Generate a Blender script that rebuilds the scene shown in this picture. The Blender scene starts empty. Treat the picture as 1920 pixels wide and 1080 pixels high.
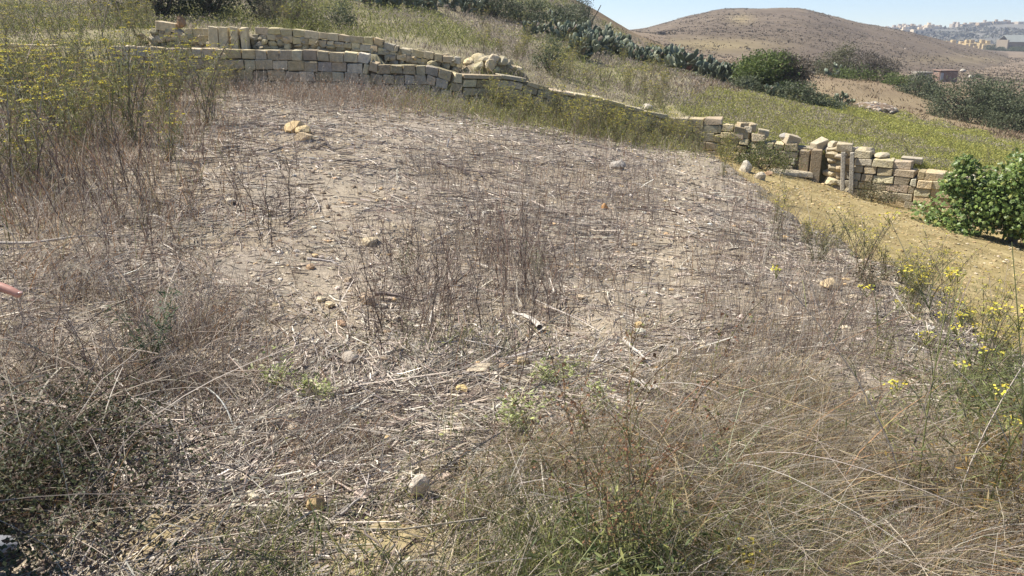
import bpy, bmesh, math, random
import numpy as np
from mathutils import Vector

random.seed(11)
rng = np.random.default_rng(11)
R = math.radians
scene = bpy.context.scene
COL = scene.collection

# ------------------------------------------------------------------ camera, sky, sun, exposure
EYE = 1.6
PITCH = R(18.34)
FPX = 1478.0
cam_d = bpy.data.cameras.new("camera")
cam_d.sensor_width = 36.0
cam_d.lens = 36.0 * FPX / 1920.0
cam_d.clip_start = 0.05
cam_d.clip_end = 60000
cam = bpy.data.objects.new("camera", cam_d)
cam.location = (0, 0, EYE)
cam.rotation_euler = (math.pi / 2 - PITCH, 0, 0)
COL.objects.link(cam)
scene.camera = cam

SUN_AZ = R(-74)      # measured from the view direction, towards the left
SUN_EL = R(54)
world = bpy.data.worlds.new("World")
scene.world = world
world.use_nodes = True
wn = world.node_tree
bg = wn.nodes["Background"]
sky = wn.nodes.new("ShaderNodeTexSky")
sky.sky_type = 'NISHITA'
sky.sun_disc = False
sky.sun_elevation = SUN_EL
sky.sun_rotation = SUN_AZ
sky.air_density = 0.65
sky.dust_density = 0.0
sky.ozone_density = 5.0
wn.links.new(sky.outputs[0], bg.inputs[0])
bg.inputs[1].default_value = 0.088

sun_d = bpy.data.lights.new("sun", 'SUN')
sun_d.energy = 4.5
sun_d.angle = R(0.5)
sun_d.color = (1.0, 0.95, 0.87)
sun = bpy.data.objects.new("sun", sun_d)
sdir = Vector((math.sin(SUN_AZ) * math.cos(SUN_EL), math.cos(SUN_AZ) * math.cos(SUN_EL), math.sin(SUN_EL)))
sun.rotation_euler = (-sdir).to_track_quat('-Z', 'Y').to_euler()
sun.location = (-20, 10, 30)
COL.objects.link(sun)

scene.view_settings.view_transform = 'Standard'
scene.view_settings.look = 'None'
scene.view_settings.exposure = 1.0
scene.view_settings.gamma = 1.0
scene.cycles.max_bounces = 5
scene.cycles.diffuse_bounces = 3
scene.cycles.transparent_max_bounces = 4

# ------------------------------------------------------------------ helpers: pixels, noise, meshes
SP, CP = math.sin(PITCH), math.cos(PITCH)

def ray(px, py):
    u = (np.asarray(px, float) - 960) / FPX
    v = (540 - np.asarray(py, float)) / FPX
    Y = CP + v * SP
    Z = v * CP - SP
    return u / Y, Z / Y          # x/y and (z-EYE)/y

def P(px, py, y):
    a, b = ray(px, py)
    return np.array([a * y, y, EYE + b * y])

def proj(x, y, z):
    z = z - EYE
    f = y * CP - z * SP
    up = y * SP + z * CP
    f = np.where(f < 0.05, 0.05, f)
    return 960 + FPX * x / f, 540 - FPX * up / f

def _hash(ix, iy, seed):
    h = (ix.astype(np.int64) * 374761393 + iy.astype(np.int64) * 668265263 + seed * 1442695041) & 0x7fffffff
    h = ((h ^ (h >> 13)) * 1274126177) & 0x7fffffff
    return ((h ^ (h >> 16)) & 0xffff) / 65535.0

def vnoise(x, y, seed=0):
    ix = np.floor(x); iy = np.floor(y)
    fx = x - ix; fy = y - iy
    fx = fx * fx * (3 - 2 * fx); fy = fy * fy * (3 - 2 * fy)
    a = _hash(ix, iy, seed); b = _hash(ix + 1, iy, seed)
    c = _hash(ix, iy + 1, seed); d = _hash(ix + 1, iy + 1, seed)
    return (a * (1 - fx) + b * fx) * (1 - fy) + (c * (1 - fx) + d * fx) * fy

def fbm(x, y, seed=0, o=4):
    s = 0; a = 0.5; t = 0
    for i in range(o):
        s = s + a * vnoise(x, y, seed + i * 17); t += a
        a *= 0.5; x = x * 2.03 + 5.1; y = y * 2.03 + 1.7
    return s / t

def sstep(a, b, x):
    t = np.clip((x - a) / (b - a), 0, 1)
    return t * t * (3 - 2 * t)

def ell(px, py, cx, cy, rx, ry):
    return np.exp(-(((px - cx) / rx) ** 2 + ((py - cy) / ry) ** 2))

class TPS:
    def __init__(s, pts, val, reg=1e-3):
        s.p = np.asarray(pts, float); n = len(s.p)
        K = s.k(s.p, s.p) + reg * np.eye(n)
        A = np.zeros((n + 3, n + 3)); A[:n, :n] = K
        A[:n, n] = 1; A[:n, n + 1:] = s.p; A[n:, :n] = A[:n, n:].T
        w = np.linalg.solve(A, np.concatenate([np.asarray(val, float), np.zeros(3)]))
        s.w = w[:n]; s.a = w[n:]
    @staticmethod
    def k(a, b):
        d2 = ((a[:, None, :] - b[None, :, :]) ** 2).sum(-1) + 1e-9
        return 0.5 * d2 * np.log(d2)
    def __call__(s, q):
        out = np.empty(len(q))
        for i in range(0, len(q), 20000):
            c = q[i:i + 20000]
            out[i:i + 20000] = s.k(c, s.p) @ s.w + s.a[0] + c @ s.a[1:]
        return out

def mesh_obj(name, V, FL, mat=None, parent=None, C=None, smooth=False, L=None, link=True):
    """one mesh object from vertex array V, list of face arrays FL, per-vertex colours C"""
    V = np.asarray(V, np.float32).reshape(-1, 3)
    me = bpy.data.meshes.new(name)
    FL = [np.asarray(f, np.int32) for f in FL if len(f)]
    loops = np.concatenate([f.ravel() for f in FL])
    sizes = np.concatenate([np.full(len(f), f.shape[1], np.int32) for f in FL])
    starts = np.concatenate([[0], np.cumsum(sizes)[:-1]]).astype(np.int32)
    me.vertices.add(len(V)); me.vertices.foreach_set("co", V.ravel())
    me.loops.add(len(loops)); me.loops.foreach_set("vertex_index", loops)
    me.polygons.add(len(sizes)); me.polygons.foreach_set("loop_start", starts)
    try:
        me.polygons.foreach_set("loop_total", sizes)
    except Exception:
        pass
    me.polygons.foreach_set("use_smooth", np.full(len(sizes), smooth, dtype=bool))
    if C is not None:
        at = me.color_attributes.new("Col", 'FLOAT_COLOR', 'POINT')
        c4 = np.ones((len(V), 4), np.float32); c4[:, :3] = C
        at.data.foreach_set("color", c4.ravel())
    me.update(calc_edges=True)
    me.validate()
    if mat: me.materials.append(mat)
    o = bpy.data.objects.new(name, me)
    if link: COL.objects.link(o)
    if parent is not None: o.parent = parent
    return o

def tag(o, label=None, cat=None, group=None, kind=None):
    if label: o["label"] = label
    if cat: o["category"] = cat
    if group: o["group"] = group
    if kind: o["kind"] = kind
    return o

def empty(name, loc=(0, 0, 0), rz=0.0, label=None, cat=None, group=None):
    o = bpy.data.objects.new(name, None)
    o.empty_display_size = 0.1
    COL.objects.link(o)
    o.location = [float(v) for v in loc]; o.rotation_euler = (0, 0, rz)
    return tag(o, label, cat, group)

def copy_tree(o, parent=None):
    c = o.copy()
    COL.objects.link(c)
    if parent is not None: c.parent = parent
    for ch in list(o.children): copy_tree(ch, c)
    return c

class MB:
    def __init__(s): s.V = []; s.F = {3: [], 4: [], 5: [], 7: []}; s.C = []; s.n = 0
    def add(s, V, F, C):
        V = np.asarray(V, float).reshape(-1, 3); F = np.asarray(F, int)
        C = np.asarray(C, float)
        if C.ndim == 1: C = np.broadcast_to(C, (len(V), 3))
        s.V.append(V); s.C.append(C)
        s.F.setdefault(F.shape[1], []).append(F + s.n)
        s.n += len(V)
    def add2(s, V, Fs, C):
        n0 = s.n
        V = np.asarray(V, float).reshape(-1, 3); C = np.asarray(C, float)
        if C.ndim == 1: C = np.broadcast_to(C, (len(V), 3))
        s.V.append(V); s.C.append(C); s.n += len(V)
        for F in Fs:
            F = np.asarray(F, int); s.F.setdefault(F.shape[1], []).append(F + n0)
    def tubes(s, pts, rad, col, sides=3):
        """pts N,K,3  rad N,K  col N,3 or N,K,3"""
        pts = np.asarray(pts, float); N, K, _ = pts.shape
        if N == 0: return
        rad = np.broadcast_to(np.asarray(rad, float), (N, K))
        t = np.gradient(pts, axis=1); t /= np.linalg.norm(t, axis=2, keepdims=True) + 1e-9
        ref = rng.normal(size=(N, 1, 3))
        a = np.cross(t, ref); a /= np.linalg.norm(a, axis=2, keepdims=True) + 1e-9
        b = np.cross(t, a)
        ang = np.arange(sides) * 2 * np.pi / sides
        ring = a[:, :, None, :] * np.cos(ang)[None, None, :, None] + b[:, :, None, :] * np.sin(ang)[None, None, :, None]
        V = pts[:, :, None, :] + ring * rad[:, :, None, None]
        idx = np.arange(N * K * sides).reshape(N, K, sides)
        j2 = (np.arange(sides) + 1) % sides
        F = np.stack([idx[:, :-1, :], idx[:, :-1, :][:, :, j2], idx[:, 1:, :][:, :, j2], idx[:, 1:, :]], -1).reshape(-1, 4)
        col = np.asarray(col, float)
        if col.ndim == 1: col = np.broadcast_to(col, (N, 3))
        if col.ndim == 2: col = np.repeat(col[:, None, :], K, 1)
        C = np.repeat(col[:, :, None, :], sides, 2).reshape(-1, 3)
        s.add(V.reshape(-1, 3), F, C)
    def ribbons(s, pts, wid, col):
        pts = np.asarray(pts, float); N, K, _ = pts.shape
        if N == 0: return
        wid = np.broadcast_to(np.asarray(wid, float), (N, K))
        t = np.gradient(pts, axis=1); t /= np.linalg.norm(t, axis=2, keepdims=True) + 1e-9
        ref = rng.normal(size=(N, 1, 3)); ref[:, :, 2] *= 0.4
        a = np.cross(t, ref); a /= np.linalg.norm(a, axis=2, keepdims=True) + 1e-9
        V = np.stack([pts - a * wid[:, :, None] * .5, pts + a * wid[:, :, None] * .5], 2)
        idx = np.arange(N * K * 2).reshape(N, K, 2)
        F = np.stack([idx[:, :-1, 0], idx[:, :-1, 1], idx[:, 1:, 1], idx[:, 1:, 0]], -1).reshape(-1, 4)
        col = np.asarray(col, float)
        if col.ndim == 1: col = np.broadcast_to(col, (N, 3))
        if col.ndim == 2: col = np.repeat(col[:, None, :], K, 1)
        C = np.repeat(col[:, :, None, :], 2, 2).reshape(-1, 3)
        s.add(V.reshape(-1, 3), F, C)
    def leaves(s, ctr, length, width, col, d=None, flat=0.0, fold=0.15):
        """kite leaves: 4 verts folded along the midrib"""
        ctr = np.asarray(ctr, float); N = len(ctr)
        if N == 0: return
        if d is None:
            d = rng.normal(size=(N, 3)); d[:, 2] *= (1 - flat)
        d = d / (np.linalg.norm(d, axis=1, keepdims=True) + 1e-9)
        ref = rng.normal(size=(N, 3)); ref[:, 2] += 2.5 * flat
        a = np.cross(d, ref); a /= np.linalg.norm(a, axis=1, keepdims=True) + 1e-9
        nrm = np.cross(a, d)
        L = np.broadcast_to(np.asarray(length, float), (N,))[:, None]
        W = np.broadcast_to(np.asarray(width, float), (N,))[:, None]
        V = np.stack([ctr - d * L * .5, ctr - a * W * .5 + nrm * W * fold, ctr + d * L * .5, ctr + a * W * .5 + nrm * W * fold], 1)
        idx = np.arange(N * 4).reshape(N, 4)
        F = np.concatenate([idx[:, [0, 2, 1]], idx[:, [0, 3, 2]]])
        col = np.asarray(col, float)
        if col.ndim == 1: col = np.broadcast_to(col, (N, 3))
        s.add(V.reshape(-1, 3), F, np.repeat(col, 4, 0))
    def obj(s, name, mat=None, parent=None, smooth=False):
        V = np.concatenate(s.V); C = np.concatenate(s.C)
        FL = [np.concatenate(f) for f in s.F.values() if f]
        return mesh_obj(name, V, FL, mat, parent, C, smooth)

def jit(col, n, s=0.18, hs=0.05):
    """n varied versions of a base colour"""
    col = np.asarray(col, float)
    k = np.exp(rng.normal(0, s, (n, 1))) * np.exp(rng.normal(0, hs, (n, 3)))
    return np.clip(col * k, 0.004, 0.92)

def pick(cols, w, n, s=0.18):
    cols = np.asarray(cols, float); w = np.asarray(w, float); w = w / w.sum()
    c = cols[rng.choice(len(cols), n, p=w)]
    return np.clip(c * np.exp(rng.normal(0, s, (n, 1))) * np.exp(rng.normal(0, .02, (n, 3))), 0.004, 0.92)

# ------------------------------------------------------------------ materials
def nodes_mat(name):
    m = bpy.data.materials.new(name); m.use_nodes = True
    nt = m.node_tree; b = nt.nodes["Principled BSDF"]
    return m, nt, b

def attr_mat(name, rough=0.85, spec=0.15, scale=8.0, amt=0.35, bump=0.0, bscale=40.0, transl=0.0, mul=1.0):
    m, nt, b = nodes_mat(name)
    at = nt.nodes.new("ShaderNodeVertexColor"); at.layer_name = "Col"
    tc = nt.nodes.new("ShaderNodeTexCoord")
    nz = nt.nodes.new("ShaderNodeTexNoise"); nz.inputs["Scale"].default_value = scale
    nz.inputs["Detail"].default_value = 6; nz.inputs["Roughness"].default_value = 0.65
    nt.links.new(tc.outputs["Object"], nz.inputs["Vector"])
    mr = nt.nodes.new("ShaderNodeMapRange")
    mr.inputs["From Min"].default_value = 0.3; mr.inputs["From Max"].default_value = 0.7
    mr.inputs["To Min"].default_value = (1 - amt) * mul; mr.inputs["To Max"].default_value = (1 + amt) * mul
    nt.links.new(nz.outputs["Fac"], mr.inputs["Value"])
    mx = nt.nodes.new("ShaderNodeVectorMath"); mx.operation = 'SCALE'
    nt.links.new(at.outputs["Color"], mx.inputs[0]); nt.links.new(mr.outputs[0], mx.inputs["Scale"])
    nt.links.new(mx.outputs[0], b.inputs["Base Color"])
    b.inputs["Roughness"].default_value = rough
    b.inputs["Specular IOR Level"].default_value = spec
    if bump > 0:
        n2 = nt.nodes.new("ShaderNodeTexNoise"); n2.inputs["Scale"].default_value = bscale
        n2.inputs["Detail"].default_value = 5
        nt.links.new(tc.outputs["Object"], n2.inputs["Vector"])
        bp = nt.nodes.new("ShaderNodeBump"); bp.inputs["Strength"].default_value = bump
        bp.inputs["Distance"].default_value = 0.03
        nt.links.new(n2.outputs["Fac"], bp.inputs["Height"]); nt.links.new(bp.outputs[0], b.inputs["Normal"])
    if transl > 0:
        out = nt.nodes["Material Output"]
        tr = nt.nodes.new("ShaderNodeBsdfTranslucent"); mix = nt.nodes.new("ShaderNodeMixShader")
        mix.inputs[0].default_value = transl
        nt.links.new(mx.outputs[0], tr.inputs["Color"])
        nt.links.new(b.outputs[0], mix.inputs[1]); nt.links.new(tr.outputs[0], mix.inputs[2])
        nt.links.new(mix.outputs[0], out.inputs["Surface"])
    return m

M_STONE = attr_mat("limestone", 0.9, 0.1, 9, 0.25, 0.8, 30)
def weather(m, col, lo, hi, scale):
    """patches of grey weathering and lichen over the stone"""
    nt = m.node_tree; b = nt.nodes["Principled BSDF"]; src = b.inputs["Base Color"].links[0].from_socket
    tc = nt.nodes.new("ShaderNodeTexCoord"); nz = nt.nodes.new("ShaderNodeTexNoise"); nz.inputs["Scale"].default_value = scale; nz.inputs["Detail"].default_value = 8; nz.inputs["Roughness"].default_value = .7
    mr = nt.nodes.new("ShaderNodeMapRange"); mr.inputs["From Min"].default_value = lo; mr.inputs["From Max"].default_value = hi; mr.inputs["To Max"].default_value = .75
    mx = nt.nodes.new("ShaderNodeMixRGB"); mx.inputs[2].default_value = (*col, 1)
    nt.links.new(tc.outputs["Object"], nz.inputs["Vector"]); nt.links.new(nz.outputs["Fac"], mr.inputs["Value"]); nt.links.new(mr.outputs[0], mx.inputs[0])
    nt.links.new(src, mx.inputs[1]); nt.links.new(mx.outputs[0], b.inputs["Base Color"])
weather(M_STONE, (.36, .33, .265), .5, .66, 2.3)
weather(M_STONE, (.20, .18, .145), .62, .74, 7.0)
M_ROCK = attr_mat("field_stone", 0.9, 0.1, 16, 0.28, 0.6, 45)
M_STRAW = attr_mat("dry_stalks", 0.7, 0.25, 5, 0.15)
M_GRASS = attr_mat("dry_grass_blades", 0.75, 0.2, 3, 0.15, transl=0.35)
M_LEAF = attr_mat("green_leaves", 0.55, 0.3, 3, 0.2, transl=0.3)
M_FIG = attr_mat("fig_leaves", 0.42, 0.45, 3, 0.2, transl=0.25)
M_FLOWER = attr_mat("yellow_umbels", 0.7, 0.1, 20, 0.15, transl=0.2)
M_PAD = attr_mat("cactus_pads", 0.5, 0.35, 9, 0.35)
M_SCRUB = attr_mat("far_scrub", 0.9, 0.1, 1.2, 0.25)
M_PLASTER = attr_mat("plaster_walls", 0.9, 0.1, 0.3, 0.12)
M_GROUND = attr_mat("soil", 0.95, 0.05, 14, 0.3, 0.55, 38)
M_HILL = attr_mat("hillside_earth", 0.95, 0.05, 0.12, 0.22, 0.0)
M_BARK = attr_mat("bark", 0.9, 0.1, 14, 0.3, 0.5, 30)

# ------------------------------------------------------------------ terrain
def ctrl(rows):
    return np.array([P(*r) for r in rows])

A_ctrl = ctrl([(960,1080,2.0),(0,1080,2.02),(1920,1080,1.98),(960,700,3.6),(960,500,6.0),(960,350,10.3),(960,260,16.5),
  (900,205,22.5),(500,165,22.5),(500,300,10),(0,300,10.0),(0,600,4.25),(1300,400,10),(1250,300,18),(1500,500,7.0),(1800,650,4.6),
  (0,190,19),(250,160,22),(1050,240,21.5),(1240,275,22.5),(500,800,2.95),(1400,800,2.9),(1330,290,21),(1400,340,16),(1480,410,11.5),
  (1600,470,8.5),(1720,530,6.8),(1830,600,5.6),(1920,660,4.9)])
TA = TPS(A_ctrl[:, :2], A_ctrl[:, 2], 0.05)
B_ctrl = ctrl([(1500,330,22),(1620,370,21),(1750,405,19.8),(1920,455,18.3),(1900,645,8.0),(1700,500,12),(1440,340,19),(1560,400,15),(1380,305,22)])
TB = TPS(B_ctrl[:, :2], B_ctrl[:, 2], 0.05)
C_rows = [(1400,255,25),(1500,275,25),(1600,280,24),(1700,300,24),(1830,320,24),(1880,290,30),(2050,330,26),(1250,190,26),(1100,160,26),(1000,135,25),(1300,150,36),
  (1370,165,42),(1600,200,50),(1780,235,55),(1920,255,50),(1650,155,80),(1850,240,60),(1300,108,140),(1600,138,140),(1900,150,160),
  (1900,110,330),(1650,110,300),(1200,75,90),(1140,62,70),(1150,112,48),(1050,70,44),(900,60,36),(900,20,46),(600,62,27),(600,5,40),
  (860,105,24),(300,55,24),(480,60,24),(640,70,24),(200,40,28),(200,0,38),(0,60,26),(0,5,38),(600,-80,70),(100,-100,70),(980,-40,75),(1120,25,80),
  (1200,62,180),(1100,60,300),(900,40,200),(1450,170,60),(1500,115,140),(700,30,32),(1160,160,30),(1500,230,33),(1700,250,36),(-200,60,26),(-200,-20,45),(2200,330,40),(2200,200,120)]
C_pts = ctrl(C_rows)
def qC(x, y):
    return np.stack([3.0 * x / (y + 3), 1.6 * np.log(y + 3)], -1)
TC = TPS(qC(C_pts[:, 0], C_pts[:, 1]), (C_pts[:, 2] - EYE) / C_pts[:, 1], 0.002)

# wall line (front faces of the walls) and its cap heights
WL = np.array([(-40,21.5),(-10.5,21.5),(-1.6,21.6),(-0.2,22.4),(1.06,22.8),(3.7,23.2),(4.7,23.4),(6.0,23.0),(7.2,22.4),(8.2,21.9),(9.2,21.4),(10.4,20.6),(11.6,19.8),(14,18.2),(40,16)])
def ywall(x): return np.interp(x, WL[:, 0], WL[:, 1])
# cap line of the lower wall on the left, as pixel rows on the wall plane
LT = np.array([(-400,80),(250,86),(300,90),(470,93),(640,97),(692,101),(700,121),(800,123),(860,140),(960,143),(1030,166),(1100,178),(1200,202),(1250,217)])
def low_cap(x):
    y = ywall(x)
    px = 960 + FPX * (x / y) * 1.045
    return EYE + ray(px, np.interp(px, LT[:, 0], LT[:, 1]))[1] * y
UPX0, UPX1 = -11.0, -1.5
# field bank on the right
EL = np.array([(1.0,2.6),(2.5,3.1),(4.9,3.45),(5.6,3.52),(6.8,3.68),(8.5,3.8),(11.5,4.14),(16,4.75),(21,5.2),(23.5,5.3)])
def xedge(y): return np.interp(y, EL[:, 0], EL[:, 1]) + 0.12 * np.sin(y * 2.1) + 0.08 * np.sin(y * 5.3)

def HA(x, y): return TA(np.stack([np.clip(x, -9, 6), np.clip(y, 1.5, 23)], -1))
def HB(x, y): return TB(np.stack([np.clip(x, 3, 13), np.clip(y, 6.5, 22.5)], -1))
def HC(x, y):
    yy = np.maximum(y, 21.0)
    k = np.clip(x / yy, -0.85, 0.85)
    y2 = np.minimum(yy, 420)
    r = TC(qC(k * y2, y2))
    z = r * y2
    return EYE + z + (-28 - z) * sstep(400, 900, yy) - 30 * sstep(1500, 3000, yy)

def zones(x, y):
    back = y > ywall(x) + 0.3
    terr = (~back) & (x > xedge(y))
    return back, terr

def H(x, y, rough=True):
    x = np.atleast_1d(np.asarray(x, float)); y = np.atleast_1d(np.asarray(y, float))
    back, terr = zones(x, y)
    za = HA(x, y)
    e = xedge(y)
    k = sstep(0.0, 0.45, x - e)
    zb = np.minimum(HB(x, y), za)
    z = za * (1 - k) + zb * k
    if back.any():
        xb, yb = x[back], y[back]
        zc = HC(xb, yb)
        # narrow terrace between the two walls on the left
        cap = low_cap(xb) - 0.06
        m = sstep(1.6, 2.4, yb - ywall(xb)) * np.where(xb < 4.7, 1, 1)
        up = np.where(xb < -1.2, m, sstep(0.2, 5.0, yb - ywall(xb)))
        up = np.where(xb > 4.9, 1.0, up)
        z[back] = cap * (1 - up) + zc * up
    if rough:
        d = np.hypot(x, y)
        nf = 1 - 0.6 * sstep(30, 90, d)
        z = z + nf * (0.10 * (fbm(x * .9, y * .9, 3) - .5) + 0.07 * (fbm(x * 3.1, y * 3.1, 9, 3) - .5) * (1 - sstep(15, 40, d)))
        z = z + sstep(20, 60, d) * 0.8 * (fbm(x * .12, y * .12, 21) - .5)
    return z

def H1(x, y): return float(H([x], [y])[0])

def G(px, py, y0=1.2, y1=200):
    """where the pixel's line of sight meets the ground"""
    a, b = ray(px, py)
    ys = np.exp(np.linspace(math.log(y0), math.log(y1), 900))
    zr = EYE + b * ys
    hz = H(a * ys, ys)
    i = np.argmax(zr < hz)
    if not (zr < hz).any(): i = len(ys) - 1
    if i > 0:
        f0 = zr[i - 1] - hz[i - 1]; f1 = zr[i] - hz[i]
        t = f0 / (f0 - f1 + 1e-9); y = ys[i - 1] + t * (ys[i] - ys[i - 1])
    else: y = ys[0]
    x = a * y
    return float(x), float(y), H1(x, y)

# colours of the ground itself
SOIL = np.array((.275, .225, .16)); SOILP = np.array((.325, .27, .195)); OCHRE = np.array((.30, .232, .105)); OCHRE2 = np.array((.345, .272, .135))
LITTER = np.array((.29, .245, .19)); OLIVE = np.array((.24, .22, .10)); BROWN = np.array((.20, .15, .095)); DRYH = np.array((.215, .165, .115)); TANP = np.array((.29, .225, .135))
GB = np.array([(1280,172),(1370,172),(1500,182),(1600,202),(1700,219),(1800,243),(1900,270),(2050,300)])
def greenf(px, py): return sstep(-6, 6, py - np.interp(px, GB[:, 0], GB[:, 1]) + 5 * np.sin(px * .09)) * sstep(1240, 1380, px)
def ground_col(x, y, z):
    px, py = proj(x, y, z)
    n1 = fbm(x * 1.3, y * 1.3, 5)[:, None]; n2 = fbm(x * 5, y * 5, 8, 3)[:, None]; n3 = fbm(x * .25, y * .25, 31)[:, None]
    back, terr = zones(x, y)
    c = LITTER * (1 - sstep(.35, .65, n1)) + SOIL * sstep(.35, .65, n1)
    path = np.clip(ell(px, py, 1255, 470, 55, 110) + ell(px, py, 1300, 320, 45, 60) + .8 * ell(px, py, 640, 380, 60, 90) + .8 * ell(px, py, 620, 560, 80, 60) + .9 * ell(px, py, 520, 880, 150, 90)
                   + .8 * ell(px, py, 950, 720, 90, 40) + .7 * ell(px, py, 1130, 600, 90, 40) + .7 * ell(px, py, 200, 330, 200, 60), 0, 1)[:, None]
    c = c * (1 - .8 * path) + SOILP * .8 * path
    och = np.clip(ell(px, py, 330, 1010, 150, 70) + ell(px, py, 740, 1010, 140, 60) + ell(px, py, 620, 1080, 90, 40) + .6 * ell(px, py, 880, 880, 90, 40), 0, 1)[:, None]
    c = c * (1 - .7 * och) + OCHRE * .7 * och
    ct = OCHRE * (1 - sstep(.4, .62, n2)) + OCHRE2 * sstep(.4, .62, n2)
    ct = ct * (.72 + .55 * n1) * (.9 + .2 * n3)
    k = sstep(.0, .5, x - xedge(y))[:, None] * (~back)[:, None]
    c = c * (1 - k) + ct * k
    if back.any():
        d = y[:, None]
        g = OLIVE * (.8 + .4 * n1)
        hill = DRYH * (.8 + .4 * n3)
        # green field right of the wall, brown strips and tan track behind
        gf = greenf(px, py)[:, None] > .5
        br = BROWN * (.8 + .45 * n3)
        cb = np.where(gf, g, br)
        left = (px < 1300)[:, None]
        cb = np.where(left & (d < 75), g * .55 + LITTER * .5, cb)
        tan = np.clip(ell(px, py, 1640, 190, 230, 14) + ell(px, py, 1760, 225, 110, 16) + ell(px, py, 1500, 165, 120, 12) + ell(px, py, 1700, 130, 60, 12) + .8 * ell(px, py, 1300, 75, 140, 18), 0, 1)[:, None]
        cb = cb * (1 - .75 * tan * (~gf)) + TANP * .75 * tan * (~gf)
        cb = cb * (1 - sstep(90, 160, d)) + hill * sstep(90, 160, d)
        c = np.where(back[:, None], cb, c)
    return c * (.85 + .3 * n2)

def build_ground():
    rr = [0.25]
    while rr[-1] < 6000:
        r = rr[-1]
        st = 0.02 if r < 1.5 else (0.011 if r < 18 else (0.0065 if r < 27 else 0.013))
        if r > 150: st = 0.03
        rr.append(r * (1 + st))
    rr = np.array(rr)
    th = np.concatenate([np.linspace(-41, 41, 330), np.linspace(41, 319, 70)[1:-1]])
    th = np.radians(np.sort(th))
    nT = len(th)
    rg, tg = np.meshgrid(rr, th, indexing='ij')
    x = (rg * np.sin(tg)).ravel(); y = (rg * np.cos(tg)).ravel()
    z = H(x, y)
    i = np.arange(len(rr) * nT).reshape(len(rr), nT)
    j = np.roll(i, -1, 1)
    F = np.stack([i[:-1], i[1:], j[1:], j[:-1]], -1).reshape(-1, 4)
    V = np.stack([x, y, z], -1)
    V = np.concatenate([V, [[0, 0, H1(0.01, 0.01)]]])
    fan = np.stack([i[0], j[0], np.full(nT, len(V) - 1)], -1)
    C = ground_col(V[:, 0], V[:, 1], V[:, 2])
    o = mesh_obj("ground", V, [F[:, ::-1], fan[:, ::-1]], M_GROUND, None, C, True)
    tag(o, "sloping dry field, ochre terrace and green slope reaching to the hills", "ground", kind="structure")
build_ground()

# ------------------------------------------------------------------ far country: hill, ridge, sea
SK = np.array([(950,75),(1100,66),(1180,58),(1215,53),(1260,40),(1300,29),(1335,21),(1370,18),(1400,17),(1440,16),(1480,16),(1510,19),(1545,27),(1580,36),(1620,46),(1660,53),(1720,64),(1800,84),(1920,112),(2100,150),(2400,175)])
def build_hill():
    nx, ny = 240, 110
    xs = np.linspace(-5, 330, nx); ys = np.concatenate([np.linspace(125, 330, 80), np.linspace(340, 560, 30)])
    X, Yg = np.meshgrid(xs, ys, indexing='ij'); x = X.ravel(); y = Yg.ravel()
    k = x / y
    px = 960 + FPX * k * 1.06
    top = EYE + ray(px, np.interp(px, SK[:, 0], SK[:, 1]))[1] * 330
    base = HC(x, y) - 1.2
    g = sstep(120, 335, y) ** 0.85 * (1 - sstep(335, 560, y))
    z = base + (top - base) * g
    z = z + g * (2.2 * (fbm(x * .03, y * .03, 4) - .5) + 1.6 * (fbm(x * .15, y * .15, 6) - .5) * (1 - sstep(310, 330, y) * .6))
    zs = np.stack([x, y, z], -1)
    i = np.arange(nx * ny).reshape(nx, ny)
    F = np.stack([i[:-1, :-1], i[1:, :-1], i[1:, 1:], i[:-1, 1:]], -1).reshape(-1, 4)
    n = fbm(x * .02, y * .05, 12)[:, None]; n2 = fbm(x * .2, y * .2, 15)[:, None]
    c = np.array((.132, .102, .077)) * (1 - n) + np.array((.175, .138, .096)) * n
    pxx, pyy = proj(x, y, z)
    tan = np.clip(ell(pxx, pyy, 1330, 85, 130, 14) + .8 * ell(pxx, pyy, 1390, 36, 22, 10) + .5 * ell(pxx, pyy, 1800, 112, 120, 8), 0, 1)[:, None]
    c = (c * (1 - .6 * tan) + np.array((.30, .24, .12)) * .6 * tan) * (.85 + .3 * n2)
    o = mesh_obj("hill", zs, [F], M_HILL, None, c, True)
    tag(o, "bare brown flat topped hill on the skyline", "hill", kind="structure")
    return zs.reshape(nx, ny, 3), xs, ys
HZ, HXS, HYS = build_hill()
def hill_z(x, y):
    ix = np.clip(np.searchsorted(HXS, x) - 1, 0, len(HXS) - 2); iy = np.clip(np.searchsorted(HYS, y) - 1, 0, len(HYS) - 2)
    fx = (x - HXS[ix]) / (HXS[ix + 1] - HXS[ix]); fy = (y - HYS[iy]) / (HYS[iy + 1] - HYS[iy])
    z = HZ[:, :, 2]
    return (z[ix, iy] * (1 - fx) + z[ix + 1, iy] * fx) * (1 - fy) + (z[ix, iy + 1] * (1 - fx) + z[ix + 1, iy + 1] * fx) * fy

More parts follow.
